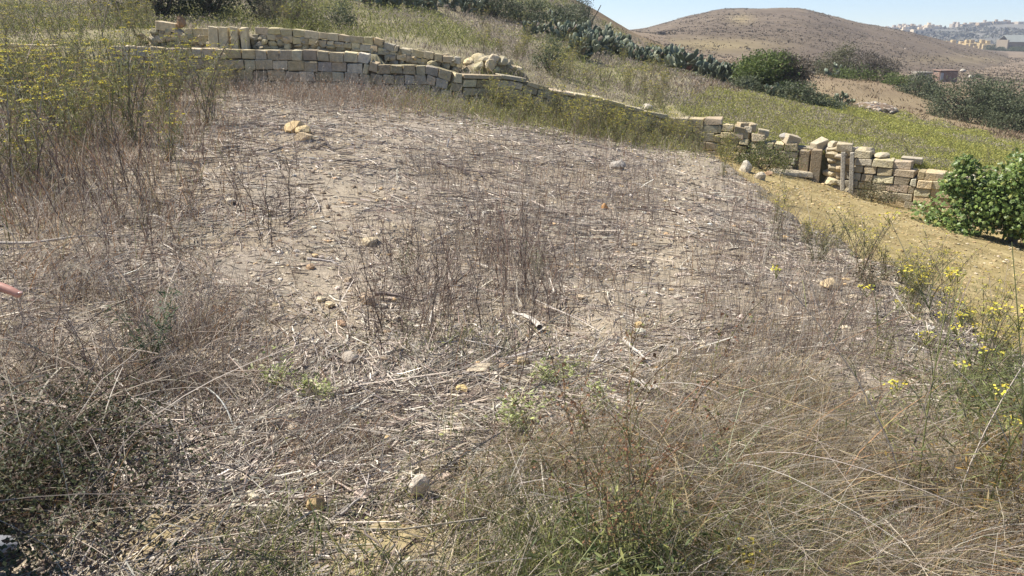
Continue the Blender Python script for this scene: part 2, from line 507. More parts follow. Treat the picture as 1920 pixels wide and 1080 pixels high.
RK = np.array([(1400,60),(1640,58),(1680,55),(1700,53),(1760,52),(1790,51),(1830,48),(1870,46),(1920,45),(2100,42),(2400,45)])
def ridge_z(x, y):
    px = 960 + FPX * (x / y) * 1.06
    top = EYE + ray(px, np.interp(px, RK[:, 0], RK[:, 1]))[1] * 1150
    base = -30 + 0 * x
    g = np.clip((y - 620) / 530, 0, 1) ** 0.8 * (1 - sstep(1150, 1700, y))
    return base + (top - base) * g + 3.0 * (fbm(x * .012, y * .012, 41) - .5) * g
def build_ridge():
    nx, ny = 170, 80
    xs = np.linspace(250, 1250, nx); ys = np.linspace(600, 1700, ny)
    X, Yg = np.meshgrid(xs, ys, indexing='ij'); x = X.ravel(); y = Yg.ravel()
    z = ridge_z(x, y)
    i = np.arange(nx * ny).reshape(nx, ny)
    F = np.stack([i[:-1, :-1], i[1:, :-1], i[1:, 1:], i[:-1, 1:]], -1).reshape(-1, 4)
    n = fbm(x * .02, y * .02, 52)[:, None]
    c = np.array((.13, .13, .115)) * (1 - n) + np.array((.22, .20, .16)) * n
    tag(mesh_obj("distant_ridge", np.stack([x, y, z], -1), [F], M_HILL, None, c, True), "grey green built up ridge far behind the brown hill", "ridge", kind="structure")
build_ridge()
def build_sea():
    a = np.linspace(0, 2 * np.pi, 97)[:-1]
    V = [(0, 0, -55)]; 
    for r in (2500, 8000, 25000):
        V += [(r * math.sin(t), r * math.cos(t), -55 - r * r / 2.6e7) for t in a]
    n = len(a); F = []
    for k in range(2):
        for i in range(n):
            F.append((1 + k * n + i, 1 + k * n + (i + 1) % n, 1 + (k + 1) * n + (i + 1) % n, 1 + (k + 1) * n + i))
    m, nt, b = nodes_mat("sea_water")
    b.inputs["Base Color"].default_value = (.05, .12, .19, 1); b.inputs["Roughness"].default_value = 0.25
    tag(mesh_obj("sea", V, [np.array(F)], m, None, None, True), "blue sea on the horizon beyond the hills", "sea", kind="structure")
build_sea()
# ------------------------------------------------------------------ stone shapes
def _chamfer_template():
    V = []
    for sx in (-1, 1):
        for sy in (-1, 1):
            for sz in (-1, 1):
                for a in range(3): V.append((sx, sy, sz, a))
    b = 0.12
    bm = bmesh.new()
    for sx, sy, sz, a in V:
        s = [sx, sy, sz]
        bm.verts.new([s[k] * (1 if k == a else 1 - b) for k in range(3)])
    bm.verts.ensure_lookup_table(); bm.verts.index_update()
    r = bmesh.ops.convex_hull(bm, input=bm.verts[:])
    bmesh.ops.dissolve_limit(bm, angle_limit=0.02, verts=bm.verts[:], edges=bm.edges[:])
    bm.verts.ensure_lookup_table(); bm.verts.index_update()
    tri = [f for f in bm.faces]
    F3 = [[v.index for v in f.verts] for f in tri if len(f.verts) == 3]
    F4 = [[v.index for v in f.verts] for f in tri if len(f.verts) == 4]
    bm.free()
    return np.array(V, float), np.array(F3), np.array(F4)
CT, CF3, CF4 = _chamfer_template()

def block(mb, c, size, ang=0.0, col=(.4, .33, .2), j=0.012, bev=0.011, tilt=(0, 0)):
    """a weathered, slightly crooked ashlar block"""
    half = np.asarray(size, float) / 2
    s = CT[:, :3]; a = CT[:, 3].astype(int)
    v = s * (half - bev * rng.uniform(.5, 1.6, (8, 1)).repeat(3, 0))
    for k in range(3): v[a == k, k] = s[a == k, k] * half[k]
    v = v + rng.normal(0, j, (8, 3)).repeat(3, 0)
    cx, sx = math.cos(tilt[0]), math.sin(tilt[0]); cy, sy = math.cos(tilt[1]), math.sin(tilt[1])
    v = v @ np.array([[1, 0, 0], [0, cx, sx], [0, -sx, cx]])
    v = v @ np.array([[cy, 0, -sy], [0, 1, 0], [sy, 0, cy]])
    ca, sa = math.cos(ang), math.sin(ang)
    v = v @ np.array([[ca, sa, 0], [-sa, ca, 0], [0, 0, 1]])
    mb.add2(v + np.asarray(c), [CF3, CF4], col)

_bm = bmesh.new(); bmesh.ops.create_icosphere(_bm, subdivisions=2, radius=1); _bm.verts.ensure_lookup_table()
ICV = np.array([v.co[:] for v in _bm.verts]); ICF = np.array([[v.index for v in f.verts] for f in _bm.faces]); _bm.free()
_bm = bmesh.new(); bmesh.ops.create_icosphere(_bm, subdivisions=1, radius=1); _bm.verts.ensure_lookup_table()
IC1V = np.array([v.co[:] for v in _bm.verts]); IC1F = np.array([[v.index for v in f.verts] for f in _bm.faces]); _bm.free()
def rock(mb, c, size, col, lo=False, rz=None, cuts=9):
    v = (IC1V if lo else ICV).copy(); f = IC1F if lo else ICF
    for _ in range(cuts):
        n = rng.normal(size=3); n /= np.linalg.norm(n); d = rng.uniform(.5, .85)
        p = v @ n; k = p > d
        v[k] -= (p[k] - d)[:, None] * n
    v += rng.normal(0, .025, v.shape)
    v *= np.asarray(size, float) / 2 * 1.15
    a = rng.uniform(0, 6.28) if rz is None else rz
    ca, sa = math.cos(a), math.sin(a)
    v = v @ np.array([[ca, sa, 0], [-sa, ca, 0], [0, 0, 1]])
    mb.add(v + np.asarray(c), f, col)

ST = [(.50, .415, .26), (.46, .375, .235), (.54, .455, .30), (.43, .355, .235), (.50, .40, .235), (.47, .41, .31)]
def stcol(s=.12): return pick(ST, [3, 2, 2, 1.5, 1.5, 1], 1, s)[0]
def wtan(x): return math.atan2(ywall(x + .1) - ywall(x - .1), .2)

def course(mb, x0, x1, zf, h, wr, off=0.0, depth=.38, gap=.012, jz=0.006, yf=ywall, skip=0.0, jd=.015, tl=0.0):
    """one course of blocks between x0 and x1 whose top follows zf(x)"""
    x = x0 + rng.uniform(0, .5) * wr[0] * 0
    while x < x1 - .05:
        w = min(rng.uniform(*wr), x1 - x)
        if x1 - (x + w) < wr[0] * .4: w = x1 - x
        xc = x + w / 2
        if rng.random() >= skip:
            hh = h * rng.uniform(.97, 1.0) - gap
            t = wtan(xc) if yf is ywall else 0.0
            sl = math.atan2(zf(xc + .2) - zf(xc - .2), .4)
            block(mb, (xc - math.sin(t) * depth / 2 * 0, yf(xc) + off + depth / 2 + rng.normal(0, jd), zf(xc) - hh / 2 + rng.normal(0, jz)),
                  ((w - gap) / math.cos(t), depth, hh), t, stcol(.17), j=.011, tilt=(rng.normal(0, tl), -np.clip(sl, -.25, .25) + rng.normal(0, tl)))
        x += w

def core(parent, x0, x1, zb, zt, off0, off1, yf=ywall):
    """the dark earth and rubble fill behind the facing stones"""
    mb = MB(); xs = np.linspace(x0, x1, max(2, int((x1 - x0) / .5)))
    V = []
    for x in xs:
        y = yf(x)
        V += [(x, y + off0, zb(x)), (x, y + off1, zb(x)), (x, y + off1, zt(x)), (x, y + off0, zt(x))]
    F = []
    for i in range(len(xs) - 1):
        for k in range(4):
            F.append((4 * i + k, 4 * i + (k + 1) % 4, 4 * i + 4 + (k + 1) % 4, 4 * i + 4 + k))
    n = len(xs) - 1
    F += [(0, 3, 2, 1), (4 * n, 4 * n + 1, 4 * n + 2, 4 * n + 3)]
    mb.add(V, F, (.20, .16, .105))
    return mb.obj("fill", M_ROCK, parent)

def px2x(px, yw=22.0, it=6):
    x = 0
    for _ in range(it):
        y = float(ywall(x)); x = (px - 960) / FPX * y / 1.03
    return x
def xat(px, py, y): return float(P(px, py, y)[0])
def field_z(x): return H1(x, float(ywall(x)) - .35)

# ---- lower retaining wall on the left
xs0, xs1, xs2, xs3 = xat(205, 86, 21.5), xat(692, 100, 21.7), xat(862, 130, 22.1), xat(1250, 217, 23.3)
lw = empty("retaining_wall", (-8, 21.5, field_z(-8)), 0, "long low retaining wall of squared limestone blocks below the upper wall", "stone wall")
capf = lambda x: float(low_cap(np.array([x]))[0])
def P0(o):  # children keep world coordinates
    o.matrix_parent_inverse = o.parent.matrix_world.inverted() if False else o.matrix_parent_inverse
    return o
def under(o, root):
    """put a mesh built in world coordinates under its thing's empty"""
    o.parent = root
    l = root.location
    me = o.data
    n = len(me.vertices); a = np.empty(n * 3, np.float32); me.vertices.foreach_get("co", a)
    a = a.reshape(-1, 3) - np.array(l, np.float32); me.vertices.foreach_set("co", a.ravel()); me.update()
    return o
mb = MB(); hC = .262
course(mb, xs0, xs1, lambda x: capf(x), hC, (.25, .42), off=-.04)
under(mb.obj("cap_course", M_STONE), lw)
mb = MB()
for k in range(1, 5):
    course(mb, xs0, xs1, lambda x: capf(x) - k * hC, hC, (.24, .46), off=-.04 - .012 * k)
for k in range(0, 4):
    course(mb, xs1, xs2, lambda x: capf(x) - k * hC * .95, hC * .95, (.22, .36), off=-.04)
under(mb.obj("block_courses", M_STONE), lw)
mb = MB()   # long slab and blocks standing on the stepped cap
for px, w, h in ((615, .50, .24), (650, .22, .25), (668, .14, .22), (683, .22, .22)):
    x = xat(px, 97, 21.7)
mb = None
under(core(None, xs0, xs2, lambda x: field_z(x) - .3, lambda x: capf(x) - .08, .08, .42), lw)

lg = empty("stone_ledge", (-13, 21.3, capf(-13)), 0, "thin pale stone ledge showing through the weeds at the far left", "ledge")
mb = MB(); course(mb, xat(-60, 80, 21.4), xat(95, 82, 21.4), lambda x: capf(x) + .03, .09, (.5, 1.2), off=-.12, depth=.4, tl=.02)
under(mb.obj("slab_row", M_STONE), lg)
# ---- low wall running on to the right, mostly overgrown
ow = empty("field_wall", (2, 22.9, field_z(2)), 0, "overgrown low field wall with pale cap slabs running downhill between fennel", "stone wall")
mb = MB()
course(mb, xs2 + .02, xs3, lambda x: capf(x), .12, (.5, 1.1), off=-.08, depth=.5, skip=.12, tl=.03)
under(mb.obj("cap_slabs", M_STONE), ow)
mb = MB()
for k in range(0, 6):
    course(mb, xs2 + .02, xs3, lambda x: capf(x) - .125 - k * .22, .22, (.24, .42), off=-.04)
under(mb.obj("block_courses", M_STONE), ow)
under(core(None, xs2, xs3, lambda x: field_z(x) - .3, lambda x: capf(x) - .14, .1, .4), ow)

# ---- upper wall: rubble foot, two block courses, upright slabs
UY = 23.15
uy = lambda x: UY
UP = np.array([(120,62),(230,50),(285,41),(380,43),(396,50),(470,50),(560,51),(610,57),(690,67),(735,72),(748,82),(790,92),(850,104),(900,112)])
def upcap(x):
    px = 960 + FPX * (x / UY) * 0.945
    return EYE + float(ray(px, np.interp(px, UP[:, 0], UP[:, 1]))[1]) * UY
def X(px, py=60): return xat(px, py, UY)
uw = empty("terrace_wall", (-6, UY, capf(-6)), 0, "upper terrace wall of two block courses over rubble with upright slabs", "stone wall")
mb = MB()
course(mb, X(478), X(745), lambda x: upcap(x), .20, (.19, .42), yf=uy, tl=.012)
course(mb, X(292), X(330), lambda x: upcap(x) + .02, .24, (.55, .6), yf=uy)
course(mb, X(346), X(392), lambda x: upcap(x) - .05, .22, (.2, .3), yf=uy, tl=.05)
course(mb, X(748), X(862), lambda x: upcap(x), .2, (.2, .34), yf=uy, tl=.03)
under(mb.obj("cap_course", M_STONE), uw)
mb = MB()
course(mb, X(470), X(800), lambda x: upcap(x) - .203, .175, (.19, .29), yf=uy, tl=.008)
course(mb, X(296), X(398), lambda x: upcap(x) - .23, .22, (.22, .36), yf=uy, tl=.02)
under(mb.obj("block_course", M_STONE), uw)
mb = MB()
x = X(285)
while x < X(860):
    top = upcap(x) - (.36 if x < X(750) else .2); z = capf(x) - .1
    while z < top + .05:
        h = rng.uniform(.12, .24); w = rng.uniform(.16, .34)
        rock(mb, (x + rng.uniform(-.08, .08), UY + .12 + rng.normal(0, .03), z + h / 2), (w, .34, h * 1.12), stcol(.2) * .85, cuts=10)
        z += h * .85
    x += .21
x = X(262)
while x < X(292):   # collapsed end under the fennel
    for k in range(2):
        w = rng.uniform(.18, .4)
        rock(mb, (x + rng.uniform(-.1, .1), UY + .15 + rng.normal(0, .15), capf(x) + .05 + .18 * k * rng.random() * 1.5), (w, w * .8, w * .6), stcol(.2), cuts=9)
    x += .33
under(mb.obj("rubble_course", M_STONE), uw)
for i, (a, b) in enumerate(((398, 416), (417, 435), (436, 453), (454, 471))):
    mb = MB(); xa, xb = X(a, 70), X(b, 70); zb = capf(xa) - .08; zt = upcap((xa + xb) / 2) + rng.uniform(-.03, .01)
    block(mb, ((xa + xb) / 2, UY - .22 + .02 * i, (zb + zt) / 2), (xb - xa - .035, .22, zt - zb), .0, np.array((.56, .47, .31)) * rng.uniform(.92, 1.06), j=.014, tilt=(.0, rng.normal(.02, .02)))
    under(mb.obj("upright_slab", M_STONE), uw)
under(core(None, X(285), X(862), lambda x: capf(x) - .4, lambda x: upcap(x) - .3, .14, .5, uy), uw)
mb = MB(); p = P(338, 41, UY + .1)
rock(mb, p, (.28, .3, .30), (.30, .19, .11), cuts=6)
tag(mb.obj("boulder", M_STONE), "rusty brown rounded stone set on the upper wall among squared blocks", "stone")

# ---- ruined wall on the right
def capP(rows):
    """cap line on the wall front from pixel rows"""
    a = []
    for px, py in rows:
        x = px2x(px)
        for _ in range(6): x = xat(px, py, float(ywall(x)))
        a.append((x, float(P(px, py, float(ywall(x)))[2])))
    a = np.array(a)
    return a[0, 0], a[-1, 0], lambda x: float(np.interp(x, a[:, 0], a[:, 1]))
def foot(x): return min(H1(x, float(ywall(x)) - .3), H1(x, float(ywall(x)) - .6))
def wall_piece(name, label, rows, h, wr, first=None, n=12, tl=.02, skip0=0.0, jd=.02):
    x0, x1, zf = capP(rows)
    xm = (x0 + x1) / 2
    o = empty(name, (xm, float(ywall(xm)), foot(xm)), 0, label, "stone wall")
    h0, w0 = first if first else (h, wr)
    low = min(foot(x0), foot(x1), foot(xm)) - .15
    zmax = max(zf(x0), zf(x1), zf(xm)); caps, body = MB(), MB(); k = 0; z = zmax; prev = {}
    while z > low - .4:
        hh = h0 if k == 0 else h * rng.uniform(.92, 1.08); ww = w0 if k == 0 else wr
        x = x0 - rng.uniform(0, .15)
        while x < x1 - .06:
            w = min(rng.uniform(*ww) * rng.lognormal(0, .18), x1 - max(x, x0) + .02); xa = max(x, x0); w2 = x + w - xa; xc = xa + w2 / 2
            if w2 > .07 and z <= zf(xc) + .5 * hh:
                top = z + hh > zf(xc) + .5 * hh
                t = wtan(xc)
                m_ = caps if top else body
                dz = rng.normal(0, .012) if top else rng.normal(0, .004)
                block(m_, (xc, float(ywall(xc)) - .05 + .21 + rng.normal(0, jd), z - hh / 2 + dz), ((w2 - .012) / math.cos(t), .44, hh - .01), t + rng.normal(0, tl), stcol(.17) * (1.08 if top else 1.0), j=.014 if top else .01, bev=.014, tilt=(rng.normal(0, tl), rng.normal(0, tl)))
            x += w
        z -= hh; k += 1
        if k > 30: break
    under(caps.obj("cap_course", M_STONE), o)
    under(body.obj("block_courses", M_STONE), o)
    under(core(None, x0 + .05, x1 - .05, lambda x: low - .4, lambda x: zf(x) - h0 - .02, .1, .4), o)
    return o
wall_piece("field_wall", "level stub of block wall with long pale cap slabs beside the footpath", [(1250,221),(1300,222),(1358,223)], .24, (.24, .36), (.2, (.5, .95)))
wall_piece("field_wall", "tumbled block wall stub with two squared blocks on top, half hidden by a caper bush", [(1358,233),(1388,236),(1414,241)], .2, (.22, .36), tl=.05)
wall_piece("field_wall", "stepped broken stretch of block wall just uphill of the slab panel", [(1414,252),(1435,258),(1452,262),(1470,266),(1500,276)], .2, (.22, .4), tl=.06, skip0=.15)
wall_piece("field_wall", "downhill block wall with stepped pale cap stones above the ochre terrace", [(1590,280),(1640,290),(1660,297),(1682,301),(1728,314)], .205, (.26, .42), tl=.02)
wall_piece("field_wall", "lowest stretch of block wall, its pale cap partly behind the fig bush", [(1728,322),(1790,326),(1840,330),(1920,338),(2050,352)], .21, (.28, .45), tl=.02)

# the low panel of standing slabs between the stubs
x0, x1, zf = capP([(1500,283),(1546,279)])
pn = empty("slab_panel", ((x0 + x1) / 2, float(ywall(x0)) - .1, foot(x0)), 0, "low panel of two wide standing slabs filling a gap in the ruined wall", "stone wall")
for a, b in ((0, .5), (.5, 1)):
    mb = MB(); xa, xb = x0 + (x1 - x0) * a, x0 + (x1 - x0) * b; zb = foot(xa) - .15; zt = zf((xa + xb) / 2)
    block(mb, ((xa + xb) / 2, float(ywall(xa)) - .02, (zb + zt) / 2), (xb - xa - .02, .16, zt - zb), wtan(xa), np.array((.36, .28, .18)) * rng.uniform(.9, 1.05), j=.012)
    under(mb.obj("upright_slab", M_STONE), pn)
mb = MB(); xm = (x0 + x1) / 2
block(mb, (xm, float(ywall(xm)) + .30, zf(xm) - .4), (x1 - x0 + .1, .3, .9), wtan(xm), (.33, .28, .2), j=.02)
under(mb.obj("backing_block", M_STONE), pn)

# the broken gate pillar
x0, x1, zf = capP([(1556,272),(1597,274)])
gp = empty("gate_pillar", ((x0 + x1) / 2, float(ywall(x0)), foot(x0)), 0, "broken gate pillar of stacked rubble with two grey posts leaning on it", "pillar")
mb = MB(); z = foot(x0) - .2; zt = zf(x0) - .16
while z < zt:
    h = rng.uniform(.15, .24)
    for xx in (x0 + .16, (x0 + x1) / 2 + .1):
        rock(mb, (xx + rng.uniform(-.05, .05), float(ywall(xx)) + .12 + rng.normal(0, .04), z + h / 2), (.36, .45, h * 1.15), stcol(.15), cuts=8)
    z += h * .9
under(mb.obj("rubble_stack", M_STONE), gp)
for dx in (.30, .50):
    mb = MB(); xx = x0 + dx; zb = foot(xx) - .1; zt2 = zt + .02
    block(mb, (xx, float(ywall(xx)) - .22, (zb + zt2) / 2), (.11, .1, zt2 - zb), wtan(xx), (.40, .36, .29), j=.006, bev=.012, tilt=(-.05, .0 - .10))
    under(mb.obj("post", M_STONE), gp)
def loose(name, label, px, py, y, size, ang=0, tilt=(0, 0), col=None, group=None, cat="block", rockish=False, dz=0):
    mb = MB(); c = P(px, py, y) if y else None
    if rockish: rock(mb, (0, 0, 0), size, stcol() if col is None else np.array(col), cuts=9)
    else: block(mb, (0, 0, 0), size, ang, stcol() if col is None else np.array(col), j=.014, tilt=tilt)
    o = mb.obj(name, M_STONE)
    o.location = [float(q) for q in c + np.array((0, 0, dz))]
    return tag(o, label, cat, group)
yp = float(ywall(x0))
loose("stone_block", "squared pale block capping the broken gate pillar", 1584, 275, yp - .06, (.40, .42, .21), wtan(x0), (.03, -.03), (.46, .38, .25))
loose("stone_block", "rough pale stone beside the cap block on the gate pillar", 1562, 273, yp + .2, (.3, .3, .24), .3, (.1, .1), (.50, .43, .30), rockish=True)
loose("stone_block", "tilted block sitting on the end of the slab panel", 1537, 272, float(ywall(8.1)) + .2, (.42, .34, .26), .3, (.15, -.35), (.46, .40, .28))
loose("stone_block", "pale squared block, uppermost on the stepped broken wall", 1432, 249, float(ywall(px2x(1432))) + .12, (.34, .34, .2), -.2, (.04, .05), (.45, .38, .25))
loose("stone_block", "grey topped tilted stone on the stepped broken wall", 1471, 256, float(ywall(px2x(1470))) + .2, (.24, .28, .2), .5, (.2, .3), (.40, .37, .32), rockish=True)
loose("stone_block", "leaning block at the downhill end of the stepped broken wall", 1484, 262, float(ywall(px2x(1484))) + .14, (.36, .36, .26), .1, (.1, .25), (.46, .38, .26))
loose("stone_block", "left one of two round shouldered blocks on the tumbled wall stub", 1392, 237, float(ywall(px2x(1392))) + .1, (.25, .36, .22), .05, (0, .05), (.43, .34, .21))
loose("stone_block", "right one of two round shouldered blocks on the tumbled wall stub", 1408, 239, float(ywall(px2x(1408))) + .1, (.22, .36, .22), .1, (0, .1), (.40, .32, .2))
loose("stone_block", "small flat slab on top of the downhill block wall", 1711, 300, float(ywall(px2x(1711))) + .45, (.5, .35, .13), -.5, (0, .05), (.42, .36, .26))
loose("stone_block", "bulging rough cap stone on the downhill wall near the pillar", 1625, 284, float(ywall(px2x(1625))) + .12, (.5, .4, .26), -.5, (0, .1), (.46, .38, .24), rockish=True)
loose("stone_block", "rough pale cap stone midway along the downhill wall", 1655, 293, float(ywall(px2x(1655))) + .12, (.46, .4, .2), -.5, (0, .1), (.48, .41, .28), rockish=True)

def stone_at(px, py, size, label, col=None, group=None, blocky=None, y1=60, name="stone", cat="stone", sink=.22):
    x, y, z = G(px, py, 1.2, y1)
    mb = MB()
    c = (pick([(.46, .37, .24), (.42, .36, .28), (.40, .28, .17), (.5, .44, .34)], [3, 2, 1, 1], 1)[0]) if col is None else np.array(col)
    if blocky: block(mb, (0, 0, 0), size, blocky[0], c, j=.02, bev=.025, tilt=blocky[1:])
    else: rock(mb, (0, 0, 0), size, c, cuts=9)
    o = mb.obj(name, M_ROCK); o.location = (x, y, z + size[2] * (.5 - sink))
    return tag(o, label, cat, group)

# fallen stones along the ruined wall
FG = "fallen stones at the foot of the ruined wall"
stone_at(1480, 327, (1.2, .5, .12), "flat pale slab lying at the foot of the slab panel", (.50, .43, .31), blocky=(.25, .03, .05))
stone_at(1556, 318, (.36, .4, .42), "pale wedge of stone leaning in the gap before the gate pillar", (.48, .42, .32))
stone_at(1597, 331, (.44, .42, .36), "grey rounded boulder at the foot of the two leaning posts", (.33, .30, .27))
stone_at(1619, 337, (.3, .24, .22), "small orange tinted stone beside the grey rounded boulder", (.46, .36, .25))
stone_at(1398, 322, (.40, .36, .34), "pale upright stone on the bank below the caper bush", (.46, .41, .32))
stone_at(1427, 337, (.3, .26, .24), "low pale stone at the top edge of the ochre terrace", (.44, .38, .28))
stone_at(1526, 330, (.26, .2, .1), "small flat grey stone on the end of the fallen slab", (.42, .39, .34))
for i, (px, py) in enumerate([(1575,333),(1590,339),(1606,345),(1628,353),(1640,357),(1585,328),(1565,326),(1655,361),(1440,328),(1545,326),(1607,338),(1675,368),(1720,372)]):
    s = rng.uniform(.12, .24)
    stone_at(px, py, (s * 1.2, s, s * .7), "small fallen stone in the rubble strip below the gate pillar" if 1560 < px < 1700 else ("small pale stone lying on the terrace edge uphill of the slab" if px < 1560 else "small pale stone at the foot of the downhill block wall"), group=FG)
# collapsed heap beyond the lower wall
HG = "tumbled stones of the collapsed wall end"
heap = [(884,118,.40),(897,112,.42),(911,113,.36),(925,113,.4),(940,116,.36),(952,120,.3),(893,130,.4),(909,132,.36),(925,131,.3),(938,128,.36),(968,131,.34),(900,124,.34),(917,122,.34),(958,128,.28),(880,140,.3),(905,141,.32)]
for i, (px, py, s) in enumerate(heap):
    c = P(px, py, 23.3 + rng.uniform(-.25, .5)); mb = MB()
    rock(mb, (0, 0, 0), (s * rng.uniform(1., 1.3), s, s * rng.uniform(.6, .9)), stcol(.2), cuts=8)
    o = mb.obj("stone", M_STONE); o.location = [float(q) for q in (c[0], c[1], c[2])]
    tag(o, "tumbled limestone block in the heap where the upper wall ends", "stone", HG)
mb = MB()   # earth and small stone mound under the heap
hx, hy = xat(922, 130, 23.6), 23.8
rock(mb, (hx, hy, float(P(922, 131, 23.6)[2]) - .35), (2.1, 1.4, 1.2), (.26, .21, .14), cuts=3, rz=0)
tag(mb.obj("rubble_mound", M_ROCK), "earth and rubble mound under the tumbled stones at the wall end", "mound")

# fallen long slab in front of the lower wall, and stones in the fennel
o = stone_at(362, 148, (1.0, .42, .3), "long fallen slab lying tilted before the lower wall among fennel", (.46, .38, .23), blocky=(-.32, .25, .17))
stone_at(300, 163, (1.3, .3, .14), "long thin pale slab lying in the fennel below the fallen slab", (.50, .42, .30), blocky=(-.2, .05, .1))
stone_at(330, 137, (.34, .3, .3), "small grey stone touching the fallen long slab", (.42, .37, .29))
stone_at(690, 178, (.4, .3, .18), "lone orange stone in the weeds under the lower wall", (.42, .30, .19))

# stones lying on the field: each one that stands out
stone_at(551, 247, (.50, .34, .22), "largest of three ochre stones heaped on the bare upper field", (.50, .37, .20))
stone_at(569, 252, (.26, .24, .2), "middle ochre stone leaning on the largest of the heap", (.52, .40, .22))
stone_at(572, 264, (.32, .24, .17), "nearest rounded stone of the ochre heap on the upper field", (.49, .38, .24))
stone_at(1157, 316, (.30, .24, .2), "pale grey pointed stone standing alone on the upper right field", (.37, .33, .28))
stone_at(1134, 392, (.12, .10, .09), "bright orange lump beside a dark twig on the field", (.52, .29, .12))
stone_at(787, 928, (.085, .07, .085), "pale upright stone in the grass near the camera", (.55, .47, .37), sink=.1)
stone_at(593, 955, (.075, .06, .07), "ochre pitted stone in the trampled straw near the camera", (.50, .36, .19))
stone_at(978, 684, (.075, .06, .05), "small ochre stone above the green sprigs", (.52, .40, .24))
stone_at(866, 735, (.06, .05, .045), "small yellow ochre stone at the edge of the straw", (.56, .42, .20))
stone_at(693, 456, (.2, .13, .07), "flat pale stone on the bare patch left of the dark stems", (.52, .42, .27))
stone_at(690, 570, (.13, .09, .1), "tan wedge of stone at the foot of a dark stem", (.46, .35, .24))
stone_at(900, 695, (.15, .09, .035), "flat flaky stone cluster piece beside the green sprigs", (.46, .38, .27))
stone_at(1555, 540, (.17, .13, .1), "rounded ochre stone on the field edge beside the dark bush", (.52, .40, .24))
stone_at(515, 825, (.05, .045, .04), "little pale stone on the bare soil among cut straw", (.52, .45, .35))
stone_at(475, 935, (.055, .045, .04), "cream stone on the bare soil near the bottom", (.52, .45, .34))
stone_at(655, 676, (.10, .07, .06), "dull grey tan stone half buried in straw", (.36, .31, .25))
stone_at(1200, 616, (.08, .06, .05), "small yellow stone on the bare path", (.50, .36, .18))
stone_at(832, 897, (.05, .04, .035), "pinkish stone between the pale stone and the dry grass", (.46, .36, .28))
SG = "loose stones on the field"
for px, py in [(770,610),(620,575),(600,565),(745,600),(655,530),(850,600),(1090,560),(430,380),(345,360),(640,610),(760,720),(575,640),(1340,480),(1390,600),(520,575),(545,600),(1000,560),(1270,560),(1320,655),(930,705),(945,690),(720,640)]:
    x, y, z = G(px, py); s = .012 * y * rng.uniform(.7, 1.2)
    stone_at(px, py, (s * 1.3, s, s * .7), "small pale stone lying loose in the straw of the middle field", group=SG)
BG = "pale stones along the terrace bank"
for px, py in [(1640,548),(1655,560),(1700,560),(1720,548),(1760,575),(1680,585),(1735,590),(1600,560),(1770,600),(1800,580),(1575,570),(1710,520),(1690,505),(1820,620),(1850,660),(1880,690),(1625,590),(1660,610),(1740,640),(1900,740)]:
    x, y, z = G(px, py); s = .011 * y * rng.uniform(.7, 1.5)
    stone_at(px, py, (s * 1.3, s, s * .75), "pale stone half hidden in the weeds along the terrace bank", (pick([(.42,.36,.26),(.40,.31,.2),(.44,.39,.31)],[2,1,1],1)[0]), group=BG)

def pebbles():
    mb = MB()
    def put(x, y, s, cols, w):
        n = len(x); z = H(x, y)
        v = IC1V[None] * (1 + rng.normal(0, .16, (n, len(IC1V), 1))) * (s[:, None] * np.stack([rng.uniform(.8, 1.3, n), rng.uniform(.7, 1.1, n), rng.uniform(.4, .8, n)], -1))[:, None, :]
        v += np.stack([x, y, z + s * .15], -1)[:, None, :]
        f = (IC1F[None] + (np.arange(n) * len(IC1V))[:, None, None]).reshape(-1, 3)
        mb.add(v.reshape(-1, 3), f, np.repeat(pick(cols, w, n), len(IC1V), 0))
    # terrace
    n = 15000; y = rng.uniform(6, 22.5, n); x = rng.uniform(3.4, 14, n)
    b, t = zones(x, y); t &= rng.random(n) < np.clip(1.9 * fbm(x * .7, y * .7, 91) - .45, .05, 1); x, y = x[t], y[t]
    s = rng.lognormal(math.log(.013), .45, len(x)) * (1 + y * .02)
    put(x, y, np.clip(s, .006, .042), [(.44, .34, .18), (.50, .42, .28), (.36, .26, .13), (.32, .23, .11)], [3, 1.2, 2, 2])
    # field
    n = 15000; r = 1.5 * (23 / 1.5) ** rng.random(n); a = rng.uniform(-.72, .62, n)
    x = r * np.sin(a); y = r * np.cos(a); b, t = zones(x, y); k = ~b & ~t
    x, y, r = x[k], y[k], r[k]
    px, py = proj(x, y, H(x, y)); m = .35 + ell(px, py, 620, 560, 170, 180) + ell(px, py, 1250, 450, 80, 160) + ell(px, py, 560, 880, 220, 110)
    k = rng.random(len(x)) < m; x, y, r = x[k], y[k], r[k]
    s = np.clip(rng.lognormal(math.log(.0019), .5, len(x)) * (r + 1), .003, .035)
    put(x, y, s, [(.48, .40, .28), (.40, .34, .27), (.26, .2, .14), (.45, .32, .18), (.55, .5, .42)], [3, 3, 2, 1, 1])
    # rubbly mountain of stones and slopes behind
    n = 900; y = rng.uniform(24, 60, n); x = rng.uniform(-12, 26, n)
    put(x, y, rng.uniform(.03, .09, n), [(.36, .31, .24), (.28, .24, .18)], [1, 1])
    tag(mb.obj("pebbles", M_ROCK), "scattered pebbles and stone chips over field, terrace and slopes", "pebbles", kind="stuff")
pebbles()

